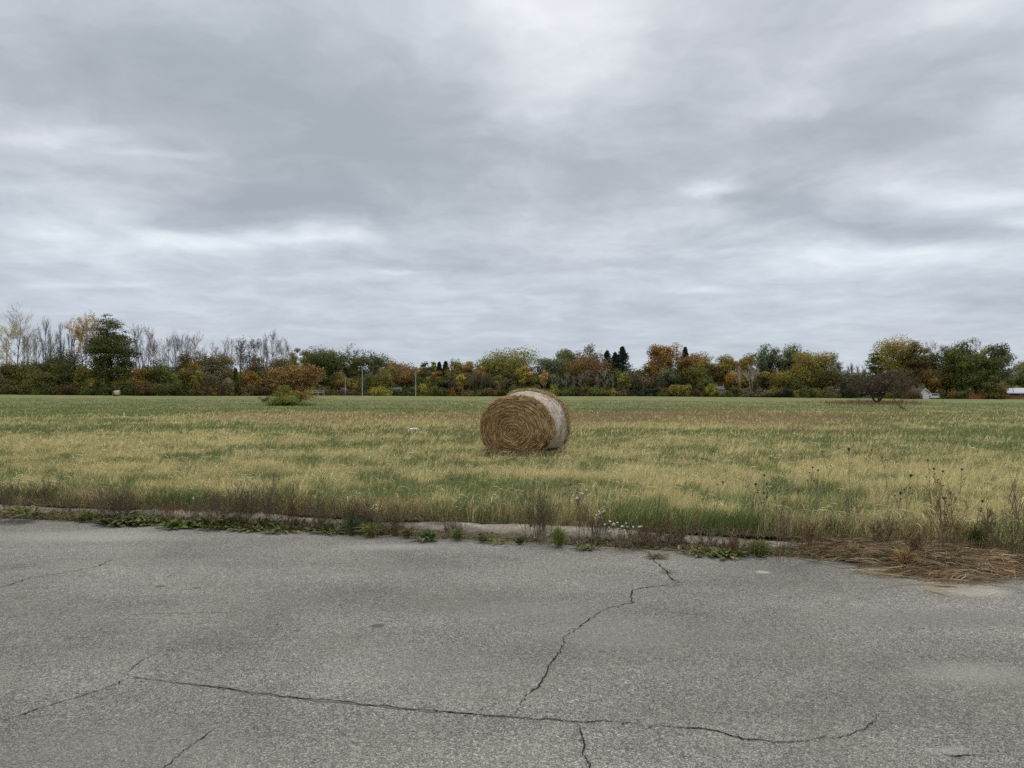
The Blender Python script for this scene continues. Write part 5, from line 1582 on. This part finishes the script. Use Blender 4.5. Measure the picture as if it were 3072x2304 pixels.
def dead_weed(px, base, top, wpx, label, pal=DEADC, stems=16, k=7, bits=420, flowers=0, heads=0, lean=.25, group=None, name='dead_weed', seed=None, green=0):
    X, Y, z = foot(px, base)
    rng = np.random.default_rng(seed or int(px * 3 + top))
    H = zpix(top, Y) - z; Wd = wpx * Y / FPX
    o = thing(name, label, 'weed', (X, Y, z - .01), 0, group)
    stems = int(stems * 1.25); bits = int(bits * 1.2); n = 5; s = np.linspace(0, 1, n)
    az = rng.uniform(0, 2 * PI, stems); rad = Wd * .5 * rng.uniform(.15, 1.05, stems) ** .8
    hh = H * rng.uniform(.35, 1., stems); hh[0] = H
    b0 = rng.normal(0, Wd * .19, (stems, 2)) * [1, .6]
    P = np.zeros((stems, n, 3))
    P[..., 0] = b0[:, :1] + np.cos(az)[:, None] * rad[:, None] * s ** 1.3
    P[..., 1] = b0[:, 1:] + .6 * np.sin(az)[:, None] * rad[:, None] * s ** 1.3
    P[..., 2] = hh[:, None] * s
    P[:, 1:, :2] += np.cumsum(rng.normal(0, .018 * H, (stems, n - 1, 2)), 1)
    R0 = np.tile(.0028 * (1 - .6 * s), (stems, 1))
    mb = MB()
    tubes(mb, P, R0, pick(pal, stems, rng), 3)
    P2, R2 = spawn(P, R0, k, H * .30, .65, .5, rng, 4, .25, 1., .3, .7)
    tubes(mb, P2, np.maximum(R2, .0013), pick(pal, len(P2), rng), 3)
    P3, R3 = spawn(P2, R2, 3, H * .12, .7, .5, rng, 3, .3, 1., .2, .7)
    tubes(mb, P3, np.maximum(R3, .0012), pick(pal, len(P3), rng), 3)
    tips = np.concatenate([P2[:, 1:].reshape(-1, 3), P3.reshape(-1, 3)])
    if bits:
        Q = tips[rng.integers(0, len(tips), bits)] + rng.normal(0, .008, (bits, 3)); Q[:, 2] = np.maximum(Q[:, 2], .01)
        leaves(mb, Q, .015, pick(pal + [(.20, .16, .11)], bits, rng, .3), rng)
    mb.build('stems', M_DRY, o)
    if green:
        a = rng.uniform(0, 2 * PI, green); L = rng.uniform(.06, .16, green)
        leafset(a, L, rng, WEEDG, Wd * .22).build('leaves', M_LEAF, o)
    if flowers:
        tp = P3[:, -1]; tp = tp[np.argsort(-tp[:, 2])][:max(flowers * 3, 6)]
        fq = tp[rng.integers(0, len(tp), flowers)]
        mb = MB()
        for q in fq:
            m_ = 9; aa = np.arange(m_) * 2 * PI / m_; tl = unit(rng.normal(0, .5, 3) + np.array([0, -.5, .9]))
            e1 = unit(np.cross(tl, [1, .2, 0])); e2 = np.cross(tl, e1)
            ra = rng.uniform(.008, .0125)
            for j in range(m_):
                d1 = e1 * math.cos(aa[j]) + e2 * math.sin(aa[j]); d2 = np.cross(tl, d1)
                mb.add([q + d1 * ra * .2 - d2 * ra * .2, q + d1 * ra * .2 + d2 * ra * .2, q + d1 * ra + d2 * ra * .18, q + d1 * ra - d2 * ra * .18], np.array([[0, 1, 2, 3]]), (.80, .79, .74))
            mb.add([q + tl * .003 + e1 * ra * .25, q + tl * .003 + e2 * ra * .25, q + tl * .003 - e1 * ra * .25, q + tl * .003 - e2 * ra * .25], np.array([[0, 1, 2, 3]]), (.55, .40, .08))
        mb.build('flower_cluster', M_PETAL, o)
    return o


def leafset(az, L, rng, pal, rad, wratio=.17, arch=1.0):
    """arching broad leaves from a rosette"""
    n = len(az); m = 6; s = np.linspace(0, 1, m)
    el = rng.uniform(.35, 1.25, n) * arch
    b = np.stack([np.cos(az), np.sin(az) * .8], 1) * rad * rng.uniform(.0, 1, (n, 1))
    P = np.zeros((n, m, 3))
    P[..., 0] = b[:, :1] + np.cos(az)[:, None] * L[:, None] * np.cos(el)[:, None] * s
    P[..., 1] = b[:, 1:] + np.sin(az)[:, None] * L[:, None] * np.cos(el)[:, None] * s
    P[..., 2] = L[:, None] * (np.sin(el)[:, None] * s - .55 * s ** 2.2)
    P[..., 2] = np.maximum(P[..., 2], .006 + .01 * rng.uniform(0, 1, (n, 1)))
    wd = L[:, None] * wratio * np.array([.25, .7, 1., .95, .6, .05]) * rng.uniform(.7, 1.2, (n, 1))
    side = unit(np.stack([-np.sin(az), np.cos(az), rng.normal(0, .25, n)], 1))
    mb = MB(); ribbons(mb, P, wd, pick(pal, n, rng, .25), rng, side)
    return mb


def broad_weed(px, base, top, wpx, label, pal=WEEDG, n=60, wr=.17, arch=1., group=None, seed=None):
    X, Y, z = foot(px, base); rng = np.random.default_rng(seed or int(px * 5 + top))
    H = zpix(top, Y) - z; Wd = wpx * Y / FPX
    n = int(n * 1.6); L = rng.uniform(.35, 1.05, n) * H * 1.15
    mb = leafset(rng.uniform(0, 2 * PI, n), L, rng, pal, Wd * .55, wr * .9, arch)
    o = mb.build('broadleaf_weed', M_LEAF); o.location = (X, Y, z - .005)
    return tag(o, label, 'weed', group)


def grass_tuft(px, base, top, wpx, label, pal=TUFTC, n=170, group=None, seed=None):
    X, Y, z = foot(px, base); rng = np.random.default_rng(seed or int(px * 5 + top + 1))
    H = zpix(top, Y) - z; Wd = wpx * Y / FPX
    az = rng.uniform(0, 2 * PI, n); m = 6; s = np.linspace(0, 1, m)
    out = Wd * .5 * rng.uniform(.1, 1.2, n); hh = H * rng.uniform(.55, 1.15, n)
    P = np.zeros((n, m, 3))
    b = rng.normal(0, Wd * .07, (n, 2))
    P[..., 0] = b[:, :1] + np.cos(az)[:, None] * out[:, None] * s ** 1.6
    P[..., 1] = b[:, 1:] + np.sin(az)[:, None] * out[:, None] * s ** 1.6
    P[..., 2] = hh[:, None] * (1.6 * s - (.6 + .5 * (out / out.max())[:, None]) * s ** 2.2)
    P[..., 2] = np.maximum(P[..., 2], .004)
    mb = MB(); ribbons(mb, P, np.tile([.0026, .003, .003, .0026, .0018, .0004], (n, 1)) * rng.uniform(.7, 1.4, (n, 1)), pick(pal, n, rng, .25), rng)
    o = mb.build('grass_tuft', M_GRASS); o.location = (X, Y, z - .004)
    return tag(o, label, 'grass tuft', group)


GW = 'dead weeds along the kerb'
dead_weed(18, 1536, 1446, 130, 'brown dead weed at the kerb cut by the left photo edge', stems=22, group=GW)
dead_weed(128, 1512, 1432, 120, 'pale brown dead weed behind the kerb, second from the left photo edge', stems=18, group=GW)
dead_weed(352, 1566, 1452, 118, 'round bushy dead weed over dark green leaves at the left part of the kerb', stems=34, k=9, bits=800, green=46, group=GW)
dead_weed(512, 1560, 1488, 44, 'small reddish brown dead weed before the kerb, between two dark green leaf clumps', pal=DEADR, stems=10, k=6, bits=200, group=GW)
dead_weed(592, 1560, 1490, 36, 'thin dead weed with a few white flowers left of the big dead thicket', stems=6, bits=80, flowers=7, group=GW)
dead_weed(650, 1562, 1436, 96, 'dead weed at the left end of the big brown thicket by the kerb', stems=18, green=14, group=GW)
dead_weed(735, 1574, 1446, 110, 'brown dead weed in the left middle of the big thicket by the kerb', stems=20, green=14, group=GW)
dead_weed(822, 1580, 1428, 120, 'tallest dead weed of the big brown thicket by the kerb', stems=22, group=GW)
dead_weed(884, 1585, 1462, 90, 'reddish brown dead weed at the right end of the big thicket by the kerb', pal=DEADR, stems=18, group=GW)
dead_weed(955, 1592, 1486, 90, 'low brown dead weed right of the big thicket', stems=14, group=GW)
dead_weed(1062, 1600, 1480, 124, 'dead weed mound hiding the kerb left of the bare concrete stretch', stems=28, bits=700, green=12, group=GW)
dead_weed(1118, 1600, 1518, 50, 'dead weed carrying little white flowers on the mound left of the bare concrete', stems=8, bits=100, flowers=10, group=GW)
dead_weed(1180, 1608, 1506, 92, 'brown dead weed leaning over the kerb left of the bare concrete', stems=18, group=GW)
dead_weed(1352, 1614, 1546, 44, 'small dead weed before the bare concrete kerb', stems=7, bits=120, group=GW)
dead_weed(1400, 1618, 1494, 26, 'single tall dead stalk with white flowers before the bare concrete kerb', stems=3, k=5, bits=50, flowers=6, group=GW)
dead_weed(1612, 1630, 1462, 88, 'tall dark dead weed standing alone before the middle of the kerb', stems=20, k=8, bits=520, seed=4, group=GW)
dead_weed(1742, 1632, 1478, 56, 'slim dead weed with scattered white flowers right of the bright grass tuft', stems=7, bits=140, flowers=12, group=GW)
dead_weed(1792, 1630, 1540, 64, 'low dead weed with white flowers at the right end of the bare concrete', stems=12, bits=180, flowers=12, group=GW)
dead_weed(1872, 1650, 1572, 96, 'sprawling dead weed with many white flowers before the kerb right of centre', stems=16, bits=260, flowers=26, group=GW)
dead_weed(1938, 1640, 1556, 130, 'wide low reddish dead weed right of the white flowering one', pal=DEADR, stems=26, bits=600, group=GW)
dead_weed(2032, 1640, 1566, 110, 'low grey-brown dead weed above the weedy crack', stems=20, bits=400, group=GW)
dead_weed(2118, 1650, 1590, 70, 'small low dead weed left of the green leaf patch', stems=12, bits=200, group=GW)
dead_weed(2342, 1686, 1462, 128, 'tall branching dead stalk left of the dry straw heap', stems=7, k=8, bits=140, seed=12, group=GW)
dead_weed(2262, 1622, 1440, 46, 'thin dead stalk pair left of the tall branching stalk', stems=3, k=4, bits=40, group=GW)
dead_weed(2560, 1606, 1474, 60, 'thin dead weed behind the dry straw heap', stems=5, k=5, bits=90, group=GW)
dead_weed(2846, 1668, 1452, 110, 'tall brown dead weed rising out of the right part of the straw heap', stems=12, k=7, bits=320, pal=DEADR, group=GW)
dead_weed(2958, 1650, 1492, 84, 'thin dead weed at the right end of the straw heap', stems=9, bits=160, group=GW)
dead_weed(3046, 1668, 1432, 84, 'tall thin dead weed at the right photo edge', stems=8, k=7, bits=160, group=GW)
dead_weed(2210, 1664, 1602, 70, 'low reddish dead weed left of the yellow-green tuft', pal=DEADR, stems=12, bits=200, group=GW)

GB_ = 'green broad-leaved weeds at the road edge'
broad_weed(150, 1548, 1514, 120, 'bright green broad-leaved weed at the road edge near the left photo edge', [(.075, .11, .028), (.10, .135, .035), (.055, .075, .022), (.12, .12, .045)], 95, .15, group=GB_)
broad_weed(52, 1542, 1500, 96, 'dark green weed at the road edge cut by the left photo edge', n=70, group=GB_)
broad_weed(372, 1572, 1516, 110, 'dark blue-green leafy weed under the round bushy dead weed', [(.06, .08, .035), (.08, .10, .045), (.05, .06, .025), (.10, .09, .05)], 130, .2, group=GB_)
broad_weed(446, 1574, 1534, 66, 'small green weed right of the round bushy dead weed', n=50, group=GB_)
broad_weed(545, 1582, 1530, 84, 'bright green leafy weed left of the big dead thicket', [(.07, .105, .028), (.09, .125, .035), (.055, .075, .02)], 75, .16, group=GB_)
broad_weed(660, 1586, 1548, 96, 'dark weed leaves at the left foot of the big dead thicket', n=80, group=GB_)
broad_weed(755, 1590, 1552, 90, 'dark weed leaves at the middle foot of the big dead thicket', n=70, group=GB_)
broad_weed(850, 1596, 1560, 90, 'dark weed leaves at the right foot of the big dead thicket', n=60, group=GB_)
broad_weed(985, 1602, 1570, 70, 'dark low weed leaves between the thicket and the grey-green tuft', n=50, group=GB_)
broad_weed(1275, 1620, 1564, 54, 'dark green upright pointed weed before the bare concrete kerb', [(.04, .07, .025), (.06, .09, .035)], 40, .12, 1.5, group=GB_)
broad_weed(1500, 1630, 1606, 110, 'low green weed mat at the road edge before the bare concrete', n=70, group=GB_)
broad_weed(1760, 1648, 1616, 60, 'low green weed right of the bright grass tuft at the road edge', n=45, group=GB_)
broad_weed(2104, 1664, 1628, 90, 'dark green low weed right of the weedy crack', n=70, group=GB_)
broad_weed(2176, 1668, 1618, 104, 'green leaf patch at the road edge left of the straw heap', [(.065, .085, .028), (.085, .10, .032), (.05, .06, .02), (.12, .10, .05)], 90, .16, group=GB_)
broad_weed(2992, 1702, 1662, 80, 'green weed at the right end of the straw heap by the road', n=60, group=GB_)
broad_weed(2800, 1612, 1566, 130, 'green leafy weed behind the straw heap at the right', n=80, group=GB_)
broad_weed(2600, 1592, 1552, 110, 'dark green weed behind the middle of the straw heap', n=70, group=GB_)
broad_weed(300, 1284, 1266, 60, 'dark green weed clump standing out in the field at the left', [(.06, .11, .022), (.08, .14, .03), (.04, .075, .018)], 160, .16)

dead_weed(2430, 1650, 1560, 90, 'small reddish dead weed standing on the left part of the straw heap', pal=DEADR, stems=12, group=GW)
dead_weed(2640, 1640, 1540, 110, 'low dead weed behind the crest of the straw heap', stems=14, group=GW)
dead_weed(2750, 1668, 1580, 80, 'short reddish dead weed on the crest of the straw heap', pal=DEADR, stems=12, group=GW)
grass_tuft(2500, 1612, 1540, 110, 'green grass tuft behind the left part of the straw heap', [(.13, .18, .05), (.10, .14, .04), (.20, .20, .08)], 200, group='grass tufts at the road edge')
grass_tuft(2730, 1618, 1545, 120, 'green grass tuft behind the middle of the straw heap', [(.13, .18, .05), (.10, .14, .04), (.20, .20, .08)], 200, group='grass tufts at the road edge')
grass_tuft(2930, 1640, 1560, 120, 'green grass tuft behind the right part of the straw heap', [(.13, .18, .05), (.10, .14, .04), (.20, .20, .08)], 200, group='grass tufts at the road edge')
broad_weed(2460, 1672, 1640, 70, 'dull green weed poking through the left part of the straw heap', n=40, group=GB_)
broad_weed(2680, 1690, 1640, 70, 'small grey-green weed poking through the middle of the straw heap', [(.10, .12, .07), (.07, .09, .045)], 36, group=GB_)

GT = 'grass tufts at the road edge'
grass_tuft(2560, 1684, 1620, 110, 'dry tan grass tuft sprawling on the left part of the straw heap', [(.34, .25, .13), (.26, .18, .09), (.40, .31, .17)], 150, group=GT)
grass_tuft(2720, 1712, 1630, 140, 'dry orange-tan grass tuft sprawling on the middle of the straw heap', [(.36, .22, .10), (.28, .17, .08), (.42, .30, .16)], 190, group=GT)
grass_tuft(262, 1566, 1522, 76, 'yellowish grass tuft at the road edge left of the round bushy dead weed', group=GT)
grass_tuft(1056, 1606, 1530, 84, 'grey-green upright grass tuft in front of the dead weed mound', [(.10, .13, .06), (.14, .16, .07), (.08, .10, .045)], 200, group=GT)
grass_tuft(1112, 1612, 1562, 100, 'yellow-green arching grass tuft right of the grey-green tuft', n=220, group=GT)
grass_tuft(1220, 1614, 1580, 60, 'low rusty grass tuft left of the dark pointed weed', [(.22, .15, .06), (.16, .12, .05), (.12, .13, .04)], group=GT)
grass_tuft(1372, 1622, 1578, 64, 'yellow-green grass tuft before the middle of the bare concrete', group=GT)
grass_tuft(1676, 1642, 1572, 76, 'bright upright grass tuft just right of the tall dark dead weed', [(.16, .20, .045), (.20, .24, .06), (.26, .25, .07), (.12, .16, .035)], 260, group=GT)
grass_tuft(2278, 1670, 1610, 96, 'yellow-green grass tuft left of the straw heap', n=240, group=GT)
grass_tuft(2868, 1700, 1636, 128, 'arching yellow-green grass tuft on the right of the straw heap', n=260, group=GT)
grass_tuft(1450, 1628, 1602, 60, 'short olive grass tuft at the road edge before the bare concrete', [(.14, .15, .05), (.10, .12, .04)], 120, group=GT)
grass_tuft(1560, 1634, 1604, 60, 'short brown-green grass tuft left of the tall dark dead weed', [(.16, .13, .06), (.10, .11, .04)], 120, group=GT)
GC = 'weeds growing in the road crack'
broad_weed(1972, 1674, 1650, 58, 'largest green weed in the road crack, nearest the kerb', [(.05, .07, .025), (.08, .085, .035), (.12, .09, .045)], 90, .14, group=GC)
broad_weed(2006, 1718, 1702, 46, 'small green weed in the middle of the road crack', [(.06, .075, .025), (.09, .09, .035)], 70, .14, group=GC)
broad_weed(2036, 1746, 1734, 34, 'dry rusty weed at the near end of the weedy road crack', [(.22, .12, .06), (.17, .09, .045)], 50, .12, group=GC)

# wilted umbels standing over the sward on the right
GU = 'dry umbel stalks in the near field'
UMB = [(2546, 1349, 'dry umbel stalk with the biggest clustered head, far right of the near bale'), (2466, 1355, 'dry umbel stalk left of the biggest clustered head'), (2613, 1351, 'dry umbel stalk right of the biggest clustered head'),
       (2645, 1373, 'dry umbel stalk lower right of the biggest clustered head'), (2437, 1403, 'higher of two close dry umbels in the right field'), (2453, 1412, 'lower of two close dry umbels in the right field'),
       (2292, 1427, 'single dry umbel above the tall branching dead stalk'), (2266, 1454, 'dry umbel on the left stalk by the tall branching dead stalk'), (2299, 1452, 'small dry umbel close to the tall branching dead stalk'),
       (2730, 1428, 'dark dry umbel above the straw heap'), (2783, 1381, 'pale small dry umbel in the far right field'), (2800, 1407, 'dry umbel left of three above the right end of the straw heap'),
       (2827, 1415, 'middle dry umbel of three above the right end of the straw heap'), (2884, 1409, 'big dry umbel of three above the right end of the straw heap'), (2700, 1480, 'low dry umbel behind the straw heap'),
       (2830, 1496, 'dry umbel beside the tall brown dead weed'), (2848, 1480, 'dry umbel touching the tall brown dead weed'), (2946, 1504, 'dry umbel at the far right behind the straw heap'),
       (1712, 1455, 'dry umbel near the tall dark dead weed in the middle'), (2168, 1448, 'dry umbel left of the single umbel pair in the right field')]
for i, (px, py, lab) in enumerate(UMB):
    rng = np.random.default_rng(100 + i)
    hz_ = .62 + rng.uniform(-.05, .08)
    Y = max((CAMZ - .1 - hz_) * FPX / (py - HZ), kerb(xpix(px, 7.)) + .7); X = xpix(px, Y)
    z = float(ground(X, Y)); H = zpix(py, Y) - z
    o = thing('umbel_stalk', lab, 'weed', (X, Y, z), 0, GU)
    n = 6; s = np.linspace(0, 1, n); dxy = rng.normal(0, .05, 2)
    P = np.stack([dxy[0] * (s ** 2 - 1), dxy[1] * (s ** 2 - 1), H * s], 1)
    mb = MB(); tubes(mb, P[None], np.linspace(.0032, .002, n)[None], (.20, .155, .10), 4)
    P2, R2 = spawn(P[None], np.full((1, n), .003), 3, H * .28, .5, .5, rng, 4, .35, .8, .3, .8)
    tubes(mb, P2, np.maximum(R2, .0016), (.20, .155, .10), 3); mb.build('stalk', M_DRY, o)
    mb = MB(); big = 1.6 if i == 0 else rng.uniform(.75, 1.15)
    for q, rr in [(P[-1], .022 * big)] + [(p[-1], .010) for p in P2]:
        m = 22; a = rng.uniform(0, 2 * PI, m); el = rng.uniform(.2, 1.3, m)
        e = q + rr * np.stack([np.cos(a) * np.cos(el), np.sin(a) * np.cos(el), np.sin(el) * .9], 1)
        inn = q + .55 * rr * np.stack([np.cos(a) * .3, np.sin(a) * .3, np.full(m, 1.3)], 1)
        Q = np.stack([np.tile(q - [0, 0, rr * .6], (m, 1)), e, inn], 1)
        tubes(mb, Q, np.tile([.0012, .0018, .0014], (m, 1)) * big, pick([(.09, .065, .042), (.12, .085, .055)], m, rng), 3)
        leaves(mb, e, .008 * big, pick([(.14, .105, .07), (.11, .08, .055)], m, rng), rng)
    mb.build('umbel', M_DRY, o)

# ---- stuff: gutter ground cover, thatch behind the kerb, the dry straw heap
rng = np.random.default_rng(55)
mb = MB()
n = 8000                                  # small leaves and seedlings in the gutter
xk = rng.uniform(-11, 7.5, n)
den = fbm(xk * 1.1, xk * 0, 19, 4) + .10 * (np.abs(xk + 4.5) < 2.2) - .16 * (np.abs(xk + .2) < 1.0)
k = rng.uniform(size=n) < np.clip((den - .28) * 3, .05, 1); xk = xk[k]; n = len(xk)
wv = rng.uniform(-.03, .27, n) ** 1.0
px_, py_ = kpt(xk, wv)
L = rng.uniform(.03, .10, n) * np.where(xk < -.9, 1.7, 1.)
az = rng.uniform(0, 2 * PI, n); m = 4; s = np.linspace(0, 1, m); el = rng.uniform(.2, 1.3, n)
P = np.stack([px_[:, None] + (np.cos(az) * np.cos(el) * L)[:, None] * s, py_[:, None] + (np.sin(az) * np.cos(el) * L)[:, None] * s, .012 + (np.sin(el) * L)[:, None] * (s - .3 * s ** 2)], -1)
dry = fbm(xk * .8 + 3, xk * 0, 70, 3) + rng.normal(0, .15, n) > .52
c = np.where(dry[:, None], pick(DEADC + [(.2, .14, .07), (.16, .13, .05)], n, rng), pick(WEEDG + [(.10, .11, .035)], n, rng))
ribbons(mb, P, L[:, None] * np.array([.05, .11, .10, .02]), c, rng)
n = 5200                                  # dry litter
xk = rng.uniform(-11, 7.5, n); wv = np.abs(rng.normal(.10, .13, n)) * np.where(rng.uniform(size=n) < .12, -1, 1)
px_, py_ = kpt(xk, np.maximum(wv, -.10))
az = rng.normal(-.26, .8, n); L = rng.uniform(.02, .10, n)
P = np.stack([np.stack([px_ - np.cos(az) * L, py_ - np.sin(az) * L, rng.uniform(.006, .02, n) + .03 * np.clip(wv, 0, .3)], 1), np.stack([px_ + np.cos(az) * L, py_ + np.sin(az) * L, rng.uniform(.006, .035, n) + .03 * np.clip(wv, 0, .3)], 1)], 1)
ribbons(mb, P, np.full((n, 2), .0022), pick([(.30, .24, .14), (.20, .14, .08), (.14, .10, .06), (.38, .32, .2)], n, rng), rng)
tag(mb.build('gutter_plants', M_GRASS), kind='stuff')

mb = MB()
n = 19000                                 # taller rank grass and dry stems just behind the kerb, spilling over it
xk = rng.uniform(-11.5, 8, n); wv = .50 + np.abs(rng.normal(0, .24, n))
px_, py_ = kpt(xk, wv); z = .10 + .0 * xk
h = rng.uniform(.10, .30, n) * np.clip(1.15 - (wv - .5) * .6, .5, 1.2); az = rng.normal(-1.2, 1.5, n); ln = rng.uniform(.1, .6, n)
s = np.array([0, .4, .75, 1.])
P = np.stack([px_[:, None] + (np.cos(az) * ln * h)[:, None] * s ** 1.5, py_[:, None] + (np.sin(az) * ln * h)[:, None] * s ** 1.5, z[:, None] + h[:, None] * (1.35 * s - .45 * s ** 2.2)], -1)
tn = fbm(xk * .9, xk * 0, 23, 4) + rng.normal(0, .10, n)
right = np.clip((xk - 1.2) / 1.5, 0, 1)
tn = tn + .08 * right
c = np.where((tn > .50)[:, None], pick([(.52, .43, .21), (.40, .32, .15), (.60, .50, .26), (.28, .21, .11)], n, rng), pick([(.12, .18, .045), (.15, .21, .055), (.09, .14, .04), (.19, .21, .07)], n, rng))
ribbons(mb, P, np.tile([.0022, .0026, .002, .0005], (n, 1)), c, rng)
n = 8000                                  # brown twiggy thatch on the kerb
xk = rng.uniform(-11, 8, n); wv = .30 + np.abs(rng.normal(.05, .14, n))
den = fbm(xk * .7, xk * 0, 88, 4) - .25 * ((xk > -.75) & (xk < 1.1)) + .2 * (xk > 1.3) + .10 * (xk < -.9)
k = rng.uniform(size=n) < np.clip((den - .34) * 3, .02, 1); xk, wv = xk[k], wv[k]; n = len(xk)
px_, py_ = kpt(xk, wv); az = rng.uniform(0, 2 * PI, n); L = rng.uniform(.05, .16, n)
P = np.stack([np.stack([px_, py_, np.full(n, .125)], 1), np.stack([px_ + np.cos(az) * L * .6, py_ + np.sin(az) * L * .6, .13 + rng.uniform(.0, .06, n)], 1), np.stack([px_ + np.cos(az) * L, py_ + np.sin(az) * L, .125 + rng.uniform(-.01, .09, n)], 1)], 1)
ribbons(mb, P, np.full((n, 3), .0022), pick(DEADC + DEADR + [(.12, .13, .05), (.09, .11, .04)], n, rng), rng)
n = 1800                                  # brown twiggy growth standing along the kerb, thickest at the left and far right
xk = np.concatenate([rng.uniform(-11, -.9, int(n * .72)), rng.uniform(.9, 8, n - int(n * .72))]); wv = rng.normal(.30, .17, n)
den = fbm(xk * 1.3, xk * 0, 61, 4)
k = rng.uniform(size=n) < np.clip((den - .46) * 6, .03, 1); xk, wv = xk[k], np.clip(wv[k], .02, 1); n = len(xk)
px_, py_ = kpt(xk, wv); az = rng.uniform(0, 2 * PI, n); h = rng.uniform(.06, .26, n) * np.clip(.5 + den[k], .6, 1.3); ln = rng.uniform(.1, .7, n)
s = np.array([0, .5, 1.])
z = np.where(wv > .28, .10, .015)
P = np.stack([px_[:, None] + (np.cos(az) * ln * h)[:, None] * s, py_[:, None] + (np.sin(az) * ln * h)[:, None] * s, z[:, None] + h[:, None] * s], -1)
c = pick(DEADC + DEADR + [(.19, .15, .10), (.24, .19, .12)], n, rng, .25)
ribbons(mb, P, np.tile([.002, .0018, .0008], (n, 1)), c, rng)
tq = P[:, 2] + rng.normal(0, .012, (n, 3)); leaves(mb, tq, .016, c * 1.1, rng)
tag(mb.build('rank_verge_grass', M_DRY), kind='stuff')


# the heap of raked straw at the right, from behind the kerb down onto the asphalt
LOW = [(2300, 1664), (2400, 1668), (2500, 1690), (2620, 1720), (2750, 1748), (2880, 1762), (3000, 1750), (3072, 1738), (3250, 1728)]
lowx, lowy = zip(*LOW)
mb = MB()
n = 6500
u = rng.uniform(0, 1, n) ** 1.1; px = 2290 + u * 900 + rng.normal(0, 20, n)
yl = np.interp(px, lowx, lowy); yt = np.interp(px, [2290, 2500, 3200], [1610, 1585, 1610])
v = np.clip(rng.beta(1.25, 1.6, n) + rng.normal(0, .05, n) + (rng.uniform(size=n) < .06) * rng.uniform(0, .3, n), -.05, 1.2)
keep = fbm(px * .022, (yl * v + yt * (1 - v)) * .05, 5, 4) + rng.normal(0, .07, n) > .44
px, yl, yt, v = px[keep], yl[keep], yt[keep], v[keep]; n = len(px)
py = yl * v + yt * (1 - v) - 3
d = np.stack([(px - 1536) / FPX, np.full(n, 1.), -(py - HZ) / FPX], 1)
t0 = CAMZ / -d[:, 2]
hump = .105 * np.exp(-((v - .40) / .33) ** 2) * np.clip((px - 2300) / 250, .15, 1) * (1 - .55 * np.clip((px - 2850) / 250, 0, 1)) + .008
t0 = (CAMZ - hump) / -d[:, 2]
X0, Y0 = d[:, 0] * t0, d[:, 1] * t0
az = rng.normal(-.30, .55, n) + (rng.uniform(size=n) < .15) * rng.uniform(-1.5, 1.5, n)
L = rng.uniform(.05, .24, n) * np.where(rng.uniform(size=n) < .06, 1.8, 1)
s = np.array([-1, -.35, .35, 1.])
lift = rng.uniform(0, .045, n) * (hump > .02)
P = np.stack([X0[:, None] + (np.cos(az) * L)[:, None] * s, Y0[:, None] + (np.sin(az) * L)[:, None] * s + rng.normal(0, .012, (n, 4)), np.maximum(hump[:, None] + rng.uniform(-.012, .02, (n, 1)) + lift[:, None] * np.array([0, .8, 1, .2]) + rng.normal(0, .12, n)[:, None] * L[:, None] * s * (hump > .03)[:, None], .005)], -1)
c = pick([(.30, .20, .11), (.23, .145, .08), (.37, .27, .15), (.16, .11, .065), (.50, .39, .24), (.28, .20, .115)], n, rng, .30)
c = c * np.clip(.55 + .9 * fbm(X0 * 2.2, Y0 * 3, 41, 3), .6, 1.25)[:, None]
ribbons(mb, P, np.tile([.0016, .003, .003, .001], (n, 1)) * rng.uniform(.7, 1.3, (n, 1)), c, rng)
# body of the heap under the loose straws
nx, ny = 150, 18
PX = np.linspace(2310, 3300, nx); VV = np.linspace(.02, .97, ny)
PXX, V2 = np.meshgrid(PX, VV)
yl = np.interp(PXX, lowx, lowy) - 5; yt = np.interp(PXX, [2290, 2500, 3200], [1612, 1590, 1612])
PY = yl * V2 + yt * (1 - V2)
hp = .075 * np.exp(-((V2 - .40) / .33) ** 2) * np.clip((PXX - 2320) / 250, 0, 1) * (1 - .55 * np.clip((PXX - 2850) / 250, 0, 1)) + .006
hole = fbm(PXX * .022, PY * .05, 5, 4)
hp = hp * (.5 + .8 * hole) + np.where((hole < .50) | (V2 > .88), -.03, 0)
tt = (CAMZ - hp) * FPX / (PY - HZ)
XX, YY = (PXX - 1536) / FPX * tt, tt
idx = np.arange(nx * ny).reshape(ny, nx)
F = np.stack([idx[:-1, :-1], idx[1:, :-1], idx[1:, 1:], idx[:-1, 1:]], -1).reshape(-1, 4)
mb.add(np.stack([XX, YY, hp], -1).reshape(-1, 3), F, pick([(.12, .085, .05), (.16, .11, .06), (.09, .065, .04)], nx * ny, rng))
tag(mb.build('dry_straw', M_DRY), kind='stuff')

# scattered pebbles and chips on the asphalt
mb = MB(); n = 420
px = rng.uniform(-50, 3120, n); py = 1640 + 640 * rng.uniform(0, 1, n) ** 1.3
py = np.maximum(py, 1575 + px * .05)
t0 = CAMZ * FPX / (py - HZ); X0, Y0 = (px - 1536) / FPX * t0, t0
for x, y in zip(X0, Y0):
    r = rng.uniform(.002, .0055)
    V = unit(rng.normal(size=(6, 3)))
    V = np.array([[1, 0, 0], [-1, 0, 0], [0, 1, 0], [0, -1, 0], [0, 0, 1], [0, 0, -1.]]) * rng.uniform(.6, 1.3, (6, 1)) * r + [x, y, r * .5]
    mb.add(V, np.array([[0, 2, 4], [2, 1, 4], [1, 3, 4], [3, 0, 4], [2, 0, 5], [1, 2, 5], [3, 1, 5], [0, 3, 5]]), pick([(.5, .48, .44), (.35, .33, .3), (.2, .19, .17)], 1, rng)[0])
tag(mb.build('road_grit', M_DRY), kind='stuff')
